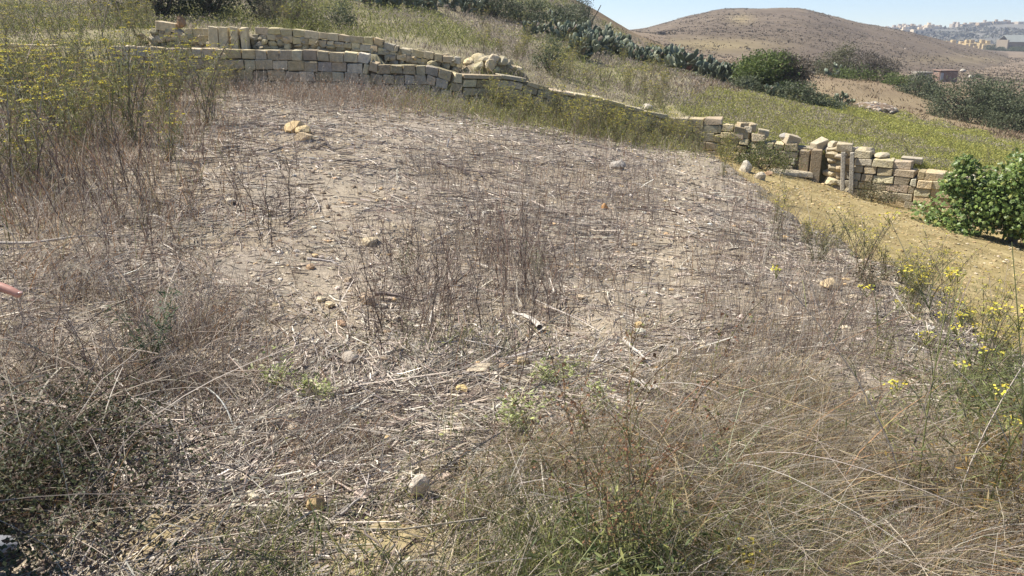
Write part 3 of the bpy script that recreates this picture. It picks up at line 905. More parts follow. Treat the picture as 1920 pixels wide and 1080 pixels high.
# ------------------------------------------------------------------ huts, far village, boulders on the hill
def hut(px, py, y, w, d, h, label, col, open_=None, rz=0.0, name="farm_hut"):
    c = P(px, py, y)
    o = empty(name, c, rz, label, "hut")
    mb = MB()
    t = .25
    block(mb, (0, -d / 2 + t / 2, h / 2 - .3), (w, t, h + .6), 0, col, j=.05, bev=.05)
    block(mb, (0, d / 2 - t / 2, h / 2 - .3), (w, t, h + .6), 0, col, j=.05, bev=.05)
    block(mb, (-w / 2 + t / 2, 0, h / 2 - .3), (t, d - 2 * t - .02, h + .6), 0, np.array(col) * 1.1, j=.05, bev=.05)
    block(mb, (w / 2 - t / 2, 0, h / 2 - .3), (t, d - 2 * t - .02, h + .6), 0, col, j=.05, bev=.05)
    mb.obj("wall", M_STONE, o)
    mb = MB(); block(mb, (0, 0, h + .1), (w + .15, d + .15, .2), 0, np.array(col) * .9, j=.04, bev=.04); mb.obj("roof", M_STONE, o)
    if open_:
        mb = MB(); block(mb, (open_[0], -d / 2 - .03, open_[2] / 2), (open_[1], .08, open_[2]), 0, open_[3], j=.01, bev=.01); mb.obj("door", M_BARK, o)
    return o
hut(1771, 149, 135, 3.0, 2.4, 1.35, "square reddish stone field hut in the valley by a pale track", (.24, .16, .125), (-1.15, .45, 1.1, (.36, .37, .38)))
hut(1727, 146, 135, 2.4, 2.0, .75, "low ruined grey stone pen left of the reddish hut", (.30, .27, .22), None, name="stone_pen")
hut(1284, 143, 44, .55, .4, .42, "small red brown box like shelter among prickly pears", (.22, .10, .07), None, name="brick_shelter")
x_, y_, z_ = G(1240, 66, 60, 300)
hut(1240, 66, y_, 1.7, 1.5, .6, "tiny dark stone hut under the left flank of the hill", (.14, .115, .095), None)

VG = "pale houses of the village on the far ridge"
def house(px, w, d, h, y, col, label, win=0, rz=0.0, group=VG, name="village_house", z=None):
    x = (px - 960) / FPX * y / 1.06
    z = float(ridge_z(np.array([x]), np.array([y]))[0]) if z is None else z
    o = empty(name, (x, y, z), rz, label, "house", group)
    mb = MB(); block(mb, (0, 0, h / 2 - 2), (w, d, h + 4), 0, col, j=.05, bev=.15)
    if rng.random() < .7: block(mb, (rng.uniform(-.2, .2) * w, d * .15, h + 1.3), (w * .35, d * .4, 2.6), 0, np.array(col) * rng.uniform(.85, 1.05), j=.05, bev=.1)
    mb.obj("walls", M_PLASTER, o)
    for k in range(win):
        mb = MB(); block(mb, ((k + .5) / win * w * .9 - w * .45, -d / 2 - .08, h * .55), (w / win * .35, .3, h * .35), 0, (.06, .06, .065), j=.01, bev=.03)
        mb.obj("window", M_PLASTER, o)
    return o
cols = [(.60, .48, .34), (.66, .56, .43), (.54, .41, .26), (.48, .40, .31)]
hl = ["pale box house on the skyline just past the end of the brown hill", "cream house low on the near part of the far ridge", "village house among trees on the far right skyline"]
for i in range(20):
    px = 1668 + i * 5.2 + rng.uniform(-2, 2)
    house(px, rng.uniform(6, 12), 9, rng.uniform(2, 4), rng.uniform(1120, 1180), np.array(cols[rng.integers(4)]) * rng.uniform(.75, 1.05), hl[0], 0)
for px, w, h, y in [(1703,10,8,1000),(1727,14,11,960),(1744,12,10,1000),(1747,9,14,1010)]:
    house(px, w, 9, h * .7, y, np.array((.66, .54, .38)), "bright cream house standing below the skyline houses on the near ridge", 2)
for i in range(14):
    px = 1795 + i * 9.5 + rng.uniform(-3, 3)
    house(px, rng.uniform(7, 12), 9, rng.uniform(2.5, 4.5), rng.uniform(1120, 1170), np.array(cols[rng.integers(4)]) * rng.uniform(.7, .95), hl[2], 0)
# terrace of golden stone houses and the big grey shed on the right
for i in range(11):
    px = 1778 + i * 8.2
    y = 640 - i * 2; c = P(px, 79 + (i % 3) * 1.2 - i * .12, y)
    house(px, rng.uniform(6, 9), 8, rng.uniform(2.0, 3.4), y, np.array((.52, .40, .21)) * rng.uniform(.85, 1.1), "golden stone house in the terrace row at the foot of the far ridge", 1, group="golden stone houses in a row", z=float(c[2]) - 4)
def shed():
    y = 520; c = P(1903, 78, y)
    o = empty("farm_shed", c, 0, "large grey roofed shed with pale stone end wall on the far right", "shed")
    mb = MB(); block(mb, (3, 0, -3.0), (20, 12, 6), 0, (.24, .20, .15), j=.05, bev=.1); mb.obj("walls", M_PLASTER, o)
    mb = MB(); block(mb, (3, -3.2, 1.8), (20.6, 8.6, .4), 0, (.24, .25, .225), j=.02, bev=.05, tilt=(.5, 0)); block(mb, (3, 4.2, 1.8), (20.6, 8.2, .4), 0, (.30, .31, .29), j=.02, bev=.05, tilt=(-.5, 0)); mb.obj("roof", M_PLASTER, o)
    mb = MB(); block(mb, (-7.6, 0, -2.2), (.8, 12.3, 6.6), 0, (.27, .225, .165), j=.05, bev=.1); mb.obj("end_wall", M_PLASTER, o)
    for dx in (-6, 2, 8):
        mb = MB(); block(mb, (dx, -6.1, -3.6), (2.4, .3, 3), 0, (.10, .085, .08), j=.02, bev=.05); mb.obj("opening", M_PLASTER, o)
shed()

def hill_scatter():
    mb = MB(); n = 7000
    x = rng.uniform(20, 300, n); y = rng.uniform(130, 332, n)
    k = (x / y > .1) & (x / y < .72); x, y = x[k], y[k]
    z = np.maximum(hill_z(x, y), H(x, y)); px, py = proj(x, y, z)
    m = .05 + .9 * ell(px, py, 1600, 110, 160, 22) + .5 * ell(px, py, 1430, 90, 130, 12) + .8 * ell(px, py, 1380, 24, 80, 9) + 1.2 * np.clip(fbm(x * .05, y * .05, 3) - .5, 0, 1)
    k = rng.random(len(x)) < m * .45; x, y, z = x[k], y[k], z[k]; n = len(x)
    s = np.clip(rng.lognormal(math.log(.16), .5, n), .05, .5)
    v = IC1V[None] * (1 + rng.normal(0, .2, (n, len(IC1V), 1))) * (s[:, None] * np.array((1.2, 1.0, .6)))[:, None, :] + np.stack([x, y, z], -1)[:, None, :]
    f = (IC1F[None] + (np.arange(n) * len(IC1V))[:, None, None]).reshape(-1, 3)
    mb.add(v.reshape(-1, 3), f, np.repeat(pick([(.25, .205, .16), (.19, .155, .12), (.32, .27, .21)], [3, 2, 1], n), len(IC1V), 0))
    tag(mb.obj("hill_boulders", M_SCRUB), "grey boulders strewn over the bare hill", "boulders", kind="stuff")
    mb = MB(); n = 60000
    x = rng.uniform(15, 320, n); y = 125 * (340 / 125.) ** rng.random(n)
    k = (x / y > .08) & (x / y < .74); x, y = x[k], y[k]
    z = np.maximum(hill_z(x, y), H(x, y)); m = .22 + 2.0 * (fbm(x * .045, y * .045, 8) - .42)
    k = rng.random(len(x)) < m; x, y, z = x[k], y[k], z[k]; n = len(x)
    for q in range(4):
        s = rng.lognormal(math.log(.19), .35, n)
        mb.leaves(np.stack([x + rng.normal(0, .3, n), y + rng.normal(0, .3, n), z + s * .3], -1), s * 1.3, s, pick([(.14, .11, .083), (.16, .13, .09), (.115, .10, .072), (.185, .15, .105)], [3, 3, 2, 1.5], n))
    tag(mb.obj("hill_scrub", M_SCRUB), "low dry brown scrub covering the far hill and valley", "scrub", kind="stuff")
    # trees and dark scrub over the far ridge
    mb = MB(); n = 3600; y = rng.uniform(700, 1180, n); x = y * rng.uniform(.40, .75, n)
    z = ridge_z(x, y); m = fbm(x * .02, y * .02, 77) > .45; x, y, z = x[m], y[m], z[m]; n = len(x)
    for q in range(5):
        s = rng.lognormal(math.log(1.9), .35, n)
        mb.leaves(np.stack([x + rng.normal(0, 2, n), y + rng.normal(0, 2, n), z + s * .5], -1), s * 1.2, s, pick([(.11, .11, .085), (.15, .145, .115), (.19, .175, .135)], [3, 3, 2], n))
    tag(mb.obj("far_woods", M_SCRUB), "dark mass of far off trees between the village houses", "woods", kind="stuff")
hill_scatter()
# ------------------------------------------------------------------ plants: generators
STRAWP = (.56, .50, .41); STRAWM = (.44, .37, .29); MAUVE = (.312, .27, .22); DARKST = (.19, .14, .11); GOLD = (.45, .355, .21); RUST = (.29, .165, .085)
GREENG = (.19, .20, .075); GREEND = (.095, .11, .045); YGREEN = (.30, .30, .10); FENN = (.16, .18, .055); YEL = (.56, .45, .06)

def arcs(base, h, lean, droop, K=5, wob=0.0):
    """curved stem paths from base points: lean is N,2 horizontal reach"""
    N = len(base); t = np.linspace(0, 1, K)[None, :, None]
    lean = np.asarray(lean, float); h = np.asarray(h, float).reshape(N, 1)
    up = h[:, None, :] * (t - np.asarray(droop, float).reshape(-1, 1, 1) * t * t)
    xy = lean[:, None, :] * (0.35 * t + 0.65 * t * t)
    p = np.concatenate([base[:, None, :2] + xy, base[:, None, 2:3] + up], 2)
    if wob: p = p + rng.normal(0, wob, p.shape) * (t > 0)
    return p

def scatter(n, r0, r1, a0=-.75, a1=.66, k=0.0):
    """points on the ground: density per square metre falls with distance"""
    u = rng.random(n)
    if abs(k) < 1e-6: r = r0 * (r1 / r0) ** u
    else: r = (r0 ** k + u * (r1 ** k - r0 ** k)) ** (1 / k)
    a = rng.uniform(a0, a1, n)
    return r * np.sin(a), r * np.cos(a)

def thin(x, y, fn):
    z = H(x, y); px, py = proj(x, y, z)
    m = fn(x, y, px, py)
    k = (rng.random(len(x)) < m) & (np.hypot(x + 1.62, y - 2.05) > .12)
    return np.stack([x[k], y[k], z[k]], -1), px[k], py[k]

def infield(x, y):
    b, t = zones(x, y)
    return (~b) & (~t)

def bare(px, py):
    return np.clip(.95 * ell(px, py, 1255, 470, 45, 120) + .8 * ell(px, py, 1305, 320, 40, 60) + .75 * ell(px, py, 650, 360, 60, 70) + .7 * ell(px, py, 610, 570, 90, 60) + .8 * ell(px, py, 330, 1000, 140, 60)
                   + .6 * ell(px, py, 540, 880, 120, 60) + .6 * ell(px, py, 1130, 610, 90, 40) + .9 * ell(px, py, 740, 1010, 110, 45) + .7 * ell(px, py, 880, 880, 70, 35) + .6 * ell(px, py, 940, 725, 60, 30) + .8 * ell(px, py, 620, 1080, 90, 40) + .55 * ell(px, py, 220, 330, 180, 50), 0, 1)

# ---- straw litter
def straw_litter():
    mb = MB()
    def lie(B, ln, rad, cols, w, tilt=.12, sag=.0, s=.22):
        n = len(B); a = np.where(rng.random(n) < .65, 9 * fbm(B[:, 0] * .7, B[:, 1] * .7, 63, 3) + rng.normal(0, .45, n), rng.uniform(0, 6.283, n)); L = ln[:, None]
        d = np.stack([np.cos(a), np.sin(a)], -1)
        q = rng.normal(0, .4, (n, 1)) * np.stack([-d[:, 1], d[:, 0]], -1)
        pts = []
        el = rng.normal(0, tilt, n)
        for t in (-.5, 0., .5):
            xy = B[:, :2] + d * L * t + q * L * (t * t)
            pts.append(np.concatenate([xy, np.zeros((n, 1))], 1))
        pts = np.stack(pts, 1)
        zc = H(pts[:, :, 0].ravel(), pts[:, :, 1].ravel()).reshape(n, 3)
        pts[:, :, 2] = zc.mean(1, keepdims=True) * .4 + zc * .6 + rad[:, None] * 1.1 + np.abs(el)[:, None] * ln[:, None] * .3 + (el * ln)[:, None] * np.array((-.5, 0, .5))
        mb.tubes(pts, np.stack([rad, rad, rad * .7], -1), pick(cols, w, n, s))
    cols = [STRAWP, STRAWM, MAUVE, DARKST]
    # fine straws all over the field
    x, y = scatter(140000, 1.0, 24, -1.0, .95, k=.25)
    B, px, py = thin(x, y, lambda x, y, px, py: infield(x, y) * np.clip(-.35 + 1.9 * fbm(x * 1.1, y * 1.1, 61), .12, 1) * (1 - .82 * bare(px, py)) * (1 - .5 * ell(px, py, 1600, 950, 420, 200)))
    r = np.hypot(B[:, 0], B[:, 1])
    lie(B, rng.lognormal(math.log(.13), .55, len(B)) * (1 + r * .03), (.0011 + .00028 * r) * rng.lognormal(0, .35, len(B)), cols, [.8, 2.6, 4.6, 2.4])
    # short chips and broken pieces
    x, y = scatter(42000, 1.0, 20, -1.0, .95, k=.2)
    B, px, py = thin(x, y, lambda x, y, px, py: infield(x, y) * (.35 + .5 * fbm(x * 1.5, y * 1.5, 62)) * (1 - .5 * bare(px, py)))
    r = np.hypot(B[:, 0], B[:, 1])
    lie(B, rng.lognormal(math.log(.035), .4, len(B)) * (1 + r * .05), (.0018 + .0004 * r) * rng.lognormal(0, .3, len(B)), cols, [1.4, 3, 3, 1])
    # pale cut reeds near the camera, left and right of the middle
    x, y = scatter(52000, 2.0, 6.5)
    B, px, py = thin(x, y, lambda x, y, px, py: infield(x, y) * np.clip(1.6 * ell(px, py, 400, 790, 120, 95) + 1.1 * ell(px, py, 600, 730, 170, 75) + .9 * ell(px, py, 1180, 690, 110, 55) + .35 * ell(px, py, 820, 690, 240, 90) + .35 * ell(px, py, 300, 880, 120, 60) + .3 * ell(px, py, 620, 880, 200, 80), 0, 1) * .55)
    r = np.hypot(B[:, 0], B[:, 1])
    lie(B, rng.lognormal(math.log(.10), .5, len(B)), rng.lognormal(math.log(.0022), .38, len(B)), [(.56, .51, .44), STRAWP, STRAWM, MAUVE], [1.6, 2.6, 3, 2], tilt=.2)
    tag(mb.obj("straw_litter", M_STRAW), "grey straw and broken dry stalks littering the whole field", "straw", kind="stuff")
straw_litter()

# ---- dry grass and thin weeds
def dry_grass():
    mb = MB()
    def blades(B, h, w, lean, cols, wts, droop=.25, K=4, s=.2, bias=(0, 0)):
        n = len(B); a = rng.uniform(0, 6.283, n)
        l = lean * h[:, None] * np.stack([np.cos(a), np.sin(a)], -1) * rng.uniform(.2, 1.2, (n, 1)) + np.asarray(bias) * h[:, None]
        p = arcs(B, h, l, droop, K)
        c = pick(cols, wts, n, s)
        W = w[:, None] * np.linspace(1, .35, K)[None]
        mb.ribbons(p, W, c)
    # the thick tangled mat at lower right
    x, y = scatter(185000, 1.25, 5.5, -.25, .70)
    fn = lambda x, y, px, py: infield(x, y) * np.clip(.9 * ell(px, py, 1560, 920, 360, 150) + .7 * ell(px, py, 1700, 1040, 240, 90) + .45 * ell(px, py, 1250, 890, 170, 90) + .4 * ell(px, py, 960, 930, 180, 90) + .3 * ell(px, py, 1430, 700, 230, 90) + .15 * (py > 1060) * (px > 800), 0, 1) * (1 - .6 * ell(px, py, 1280, 1050, 170, 70)) * (1 - .85 * bare(px, py)) * (1 - .92 * sstep(1500, 1700, px) * sstep(820, 700, py)) * (.12 + 1.1 * sstep(.38, .6, fbm(x * 3.2, y * 3.2, 65, 3)))
    B, px, py = thin(x, y, fn)
    n = len(B)
    blades(B, rng.lognormal(math.log(.13), .5, n), (.0010 + .0003 * B[:, 1]) * rng.lognormal(0, .35, n), .9, [STRAWM, GOLD, MAUVE, STRAWP, RUST, GREENG, (.25, .215, .12)], [2.6, 3.2, 2.6, .9, 1.5, .9, 1.6], droop=.35, bias=(.3, -.1), s=.28)
    # drier mauve brush on the left
    x, y = scatter(68000, 1.7, 9, -.72, -.1)
    B, px, py = thin(x, y, lambda x, y, px, py: infield(x, y) * np.clip(.9 * ell(px, py, 120, 700, 220, 130) + .7 * ell(px, py, 330, 640, 140, 90) + .5 * ell(px, py, 60, 900, 200, 110) + .4 * ell(px, py, 150, 480, 220, 80) + .25 * ell(px, py, 700, 850, 180, 80), 0, 1) * (.12 + 1.1 * sstep(.38, .6, fbm(x * 2.6, y * 2.6, 66, 3))))
    n = len(B)
    blades(B, rng.lognormal(math.log(.17), .5, n), (.0012 + .0004 * B[:, 1]) * rng.lognormal(0, .35, n), .9, [MAUVE, STRAWM, DARKST, STRAWP, RUST, (.22, .19, .11)], [3, 2, 2.6, .9, 1.3, 1.2], droop=.3, bias=(.12, 0), s=.3)
    # thin haze of weeds over the field, denser in the middle and to the right
    x, y = scatter(80000, 3.0, 23, -.85, .75, k=.3)
    B, px, py = thin(x, y, lambda x, y, px, py: infield(x, y) * np.clip(.06 + .8 * ell(px, py, 920, 500, 230, 130) + .5 * ell(px, py, 1420, 520, 170, 150) + .4 * ell(px, py, 1180, 360, 110, 70) + .35 * ell(px, py, 950, 330, 150, 60) + .25 * ell(px, py, 600, 200, 400, 40) + .3 * ell(px, py, 120, 420, 250, 130) + .9 * ell(px, py, 1520, 640, 190, 80), 0, .8) * (1 - .85 * bare(px, py)))
    n = len(B); r = B[:, 1]
    blades(B, rng.lognormal(math.log(.15), .5, n) * (1 + .03 * r), (.0012 + .00035 * r) * rng.lognormal(0, .3, n), .5, [MAUVE, DARKST, STRAWM, RUST], [4, 2.4, 2, 1], droop=.1, K=3)
    # the belt of taller weeds along the foot of the walls
    x = rng.uniform(-15, 5.0, 30000); y = ywall(x) - rng.gamma(1.6, .75, len(x)); 
    B, px, py = thin(x, y, lambda x, y, px, py: infield(x, y) * np.clip(.1 + .6 * sstep(450, 620, px) + .5 * (fbm(x * .8, y * .8, 4) - .3), 0, 1))
    n = len(B)
    k = sstep(650, 950, proj(B[:, 0], B[:, 1], B[:, 2])[0])
    hh = rng.lognormal(math.log(.36), .4, n) * (.9 - .1 * k)
    c0 = pick([MAUVE, STRAWM, RUST, DARKST], [4, 2.5, 1.2, 1.5], n); c1 = pick([GREENG, YGREEN, STRAWM, MAUVE, (.25, .23, .1)], [2, 3, 2, 2.2, 2], n)
    cc = np.where((rng.random(n) < k)[:, None], c1, c0)
    a = rng.uniform(0, 6.283, n)
    mb.ribbons(arcs(B, hh, .45 * hh[:, None] * np.stack([np.cos(a), np.sin(a)], -1), .15, 4), np.linspace(1, .4, 4)[None] * (.0065 * rng.lognormal(0, .3, n))[:, None], cc)
    # small leaves and a few yellow heads in the belt at the wall foot
    m = n * 2; i = rng.integers(0, n, m); kk = rng.random(m) < k[i]
    q = B[i] + np.stack([rng.normal(0, .1, m), rng.normal(0, .1, m), rng.uniform(.02, .95, m) * hh[i]], -1)
    mb.leaves(q, rng.uniform(.03, .07, m), rng.uniform(.012, .03, m), np.where(kk[:, None], pick([GREENG, YGREEN, (.36, .36, .12), (.25, .23, .1), YEL], [2, 3.4, 2, 2, .5], m), pick([MAUVE, STRAWM, RUST], [3, 2, 1.2], m)))
    # dry undergrowth below the fennel on the left
    x, y = scatter(30000, 6.0, 24, -.72, -.30, k=.6)
    B, px, py = thin(x, y, lambda x, y, px, py: infield(x, y) * np.clip(1.1 * ell(px, py, 60, 250, 230, 140) + .8 * ell(px, py, 260, 220, 120, 60) + .5 * ell(px, py, 100, 400, 250, 60), 0, 1) * (.3 + fbm(x, y, 19)))
    n = len(B); h = rng.lognormal(math.log(.25), .5, n); a = rng.uniform(0, 6.28, n)
    blades(B, h, (.0025 + .0004 * B[:, 1]) * rng.lognormal(0, .3, n), .6, [MAUVE, RUST, STRAWM, DARKST, GREENG, (.22, .17, .10)], [3, 2.6, 1.2, 3, .8, 1.5], droop=.15)
    # pale oat spikelets hanging in the grass
    x, y = scatter(420, 1.9, 3.4, .1, .5)
    B, px, py = thin(x, y, lambda x, y, px, py: infield(x, y) * np.clip(ell(px, py, 1420, 840, 120, 60) + .5 * ell(px, py, 1600, 760, 200, 60), 0, 1))
    B[:, 2] += rng.uniform(.12, .3, len(B))
    mb.leaves(B, rng.uniform(.014, .022, len(B)), .004, (.62, .55, .40), d=rng.normal(0, .3, (len(B), 3)) + (0, 0, -1))
    # dry tufts on the terrace and along the foot of the ruined wall
    x = rng.uniform(3.6, 14, 9000); y = rng.uniform(6, 22.5, 9000); b, t = zones(x, y)
    m = t & (rng.random(9000) < np.clip(.9 * np.exp(-(ywall(x) - y) / .5) + .5 * np.exp(-(x - xedge(y)) / .35) + .25 * sstep(.6, .7, fbm(x, y, 93)), 0, 1))
    B = np.stack([x[m], y[m], H(x[m], y[m])], -1); n = len(B)
    blades(B, rng.lognormal(math.log(.13), .45, n), (.003 + .0004 * B[:, 1]) * rng.lognormal(0, .3, n), .8, [STRAWM, GOLD, MAUVE, GREENG, (.25, .22, .1)], [2, 2, 2, 1.5, 2])
    # long arching stems, bottom right
    n = 240; x, y = scatter(n, 1.5, 3.4, -.02, .62)
    B, px, py = thin(x, y, lambda x, y, px, py: infield(x, y) * np.clip(1.2 * ell(px, py, 1600, 930, 360, 200), 0, 1))
    n = len(B); h = rng.uniform(.3, .62, n); a = rng.normal(-.25, .55, n) + np.where(rng.random(n) < .3, math.pi, 0)
    ln = rng.uniform(.5, 1.15, n)
    p = arcs(B, h, np.stack([np.cos(a) * ln, np.sin(a) * ln], -1), rng.uniform(.55, .95, n), 9)
    mb.tubes(p, np.linspace(1, .45, 9)[None] * (.0015 * rng.lognormal(0, .35, n))[:, None], pick([STRAWP, STRAWM, GOLD], [2, 3, 2], n))
    # bent pale stems over the dark corner, bottom left
    n = 1000; x, y = scatter(n, 1.6, 4.6, -.72, -.28)
    B, px, py = thin(x, y, lambda x, y, px, py: infield(x, y) * np.clip(ell(px, py, 150, 830, 230, 210), 0, 1))
    n = len(B); h = rng.uniform(.15, .5, n); a = rng.uniform(0, 6.28, n); ln = rng.uniform(.25, .9, n)
    p = arcs(B, h, np.stack([np.cos(a) * ln, np.sin(a) * ln], -1), rng.uniform(.3, 1.0, n), 8)
    mb.tubes(p, np.linspace(1, .5, 8)[None] * (.0009 * B[:, 1] * rng.lognormal(0, .4, n))[:, None], pick([STRAWP, STRAWM, MAUVE, DARKST, (.11, .08, .07)], [3, 2.4, 1.5, 1.2, 1.2], n))
    tag(mb.obj("dry_grass", M_GRASS), "tangled dry grass and thin dead weeds over the field", "dry grass", kind="stuff")
dry_grass()

def green_cover():
    mb = MB()
    x, y = scatter(85000, 1.2, 5.0, -.5, .7)
    B, px, py = thin(x, y, lambda x, y, px, py: infield(x, y) * np.clip(1.0 * ell(px, py, 1270, 1040, 260, 100) + .6 * ell(px, py, 1050, 1050, 260, 70) + .45 * ell(px, py, 1500, 960, 220, 110) + .5 * ell(px, py, 520, 1030, 150, 60) + .35 * ell(px, py, 860, 650, 150, 30) + .8 * ell(px, py, 1850, 780, 120, 120) + .3 * ell(px, py, 940, 900, 150, 80) + .4 * (py > 1085), 0, 1) * (1 - .9 * bare(px, py)))
    n = len(B); h = rng.lognormal(math.log(.085), .4, n); a = rng.uniform(0, 6.28, n)
    mb.ribbons(arcs(B, h, .7 * h[:, None] * np.stack([np.cos(a), np.sin(a)], -1), .2, 3), np.linspace(1, .3, 3)[None] * (.0032 * rng.lognormal(0, .35, n))[:, None], pick([GREENG, (.11, .125, .05), YGREEN, STRAWM], [3, 3, 1.5, 1.6], n))
    # small leaved dark undergrowth in the bottom left corner
    x, y = scatter(120000, 1.5, 4.2, -.72, -.25)
    B, px, py = thin(x, y, lambda x, y, px, py: infield(x, y) * np.clip(1.15 * ell(px, py, 80, 960, 180, 120) + .2 * ell(px, py, 180, 820, 120, 60), 0, 1) * (.2 + 1.1 * sstep(.35, .6, fbm(x * 4, y * 4, 96, 3))))
    n = len(B); B[:, 2] += rng.uniform(0, .2, n) ** 1.0
    mb.leaves(B, rng.uniform(.012, .026, n), rng.uniform(.007, .014, n), pick([(.06, .07, .03), (.08, .08, .035), (.085, .055, .035), (.14, .15, .07)], [4, 3, 2.8, .7], n), flat=.4)
    # rusty and green feathery growth in the right hand corner
    x, y = scatter(42000, 1.5, 4.5, .38, .72)
    B, px, py = thin(x, y, lambda x, y, px, py: infield(x, y) * np.clip(1.0 * ell(px, py, 1900, 900, 110, 130) + .8 * ell(px, py, 1890, 760, 110, 90), 0, 1))
    n = len(B); B[:, 2] += rng.uniform(0, .3, n)
    py2 = proj(B[:, 0], B[:, 1], B[:, 2])[1]
    cc = np.where((rng.random(n) < sstep(720, 860, py2))[:, None], pick([(.25, .16, .045), (.16, .10, .04), (.12, .12, .045)], [3, 3, 2], n), pick([GREENG, (.12, .14, .05)], [1, 1], n))
    mb.leaves(B, rng.uniform(.02, .05, n), rng.uniform(.003, .007, n), cc, flat=.2)
    # small leaved green bits low in the middle
    x, y = scatter(9000, 1.5, 6, -.4, .5)
    B, px, py = thin(x, y, lambda x, y, px, py: infield(x, y) * np.clip(.35 * fbm(x * 2, y * 2, 71) * (py > 620) + .4 * ell(px, py, 850, 655, 130, 25) + .5 * ell(px, py, 1180, 1050, 140, 60), 0, 1))
    n = len(B); B[:, 2] += rng.uniform(0, .05, n)
    mb.leaves(B, rng.uniform(.012, .028, n), rng.uniform(.006, .012, n), pick([GREENG, YGREEN, GREEND], [3, 1.5, 2], n), flat=.5)
    tag(mb.obj("green_undergrowth", M_LEAF), "low green grass and small leaved undergrowth near the camera", "ground cover", kind="stuff")
green_cover()

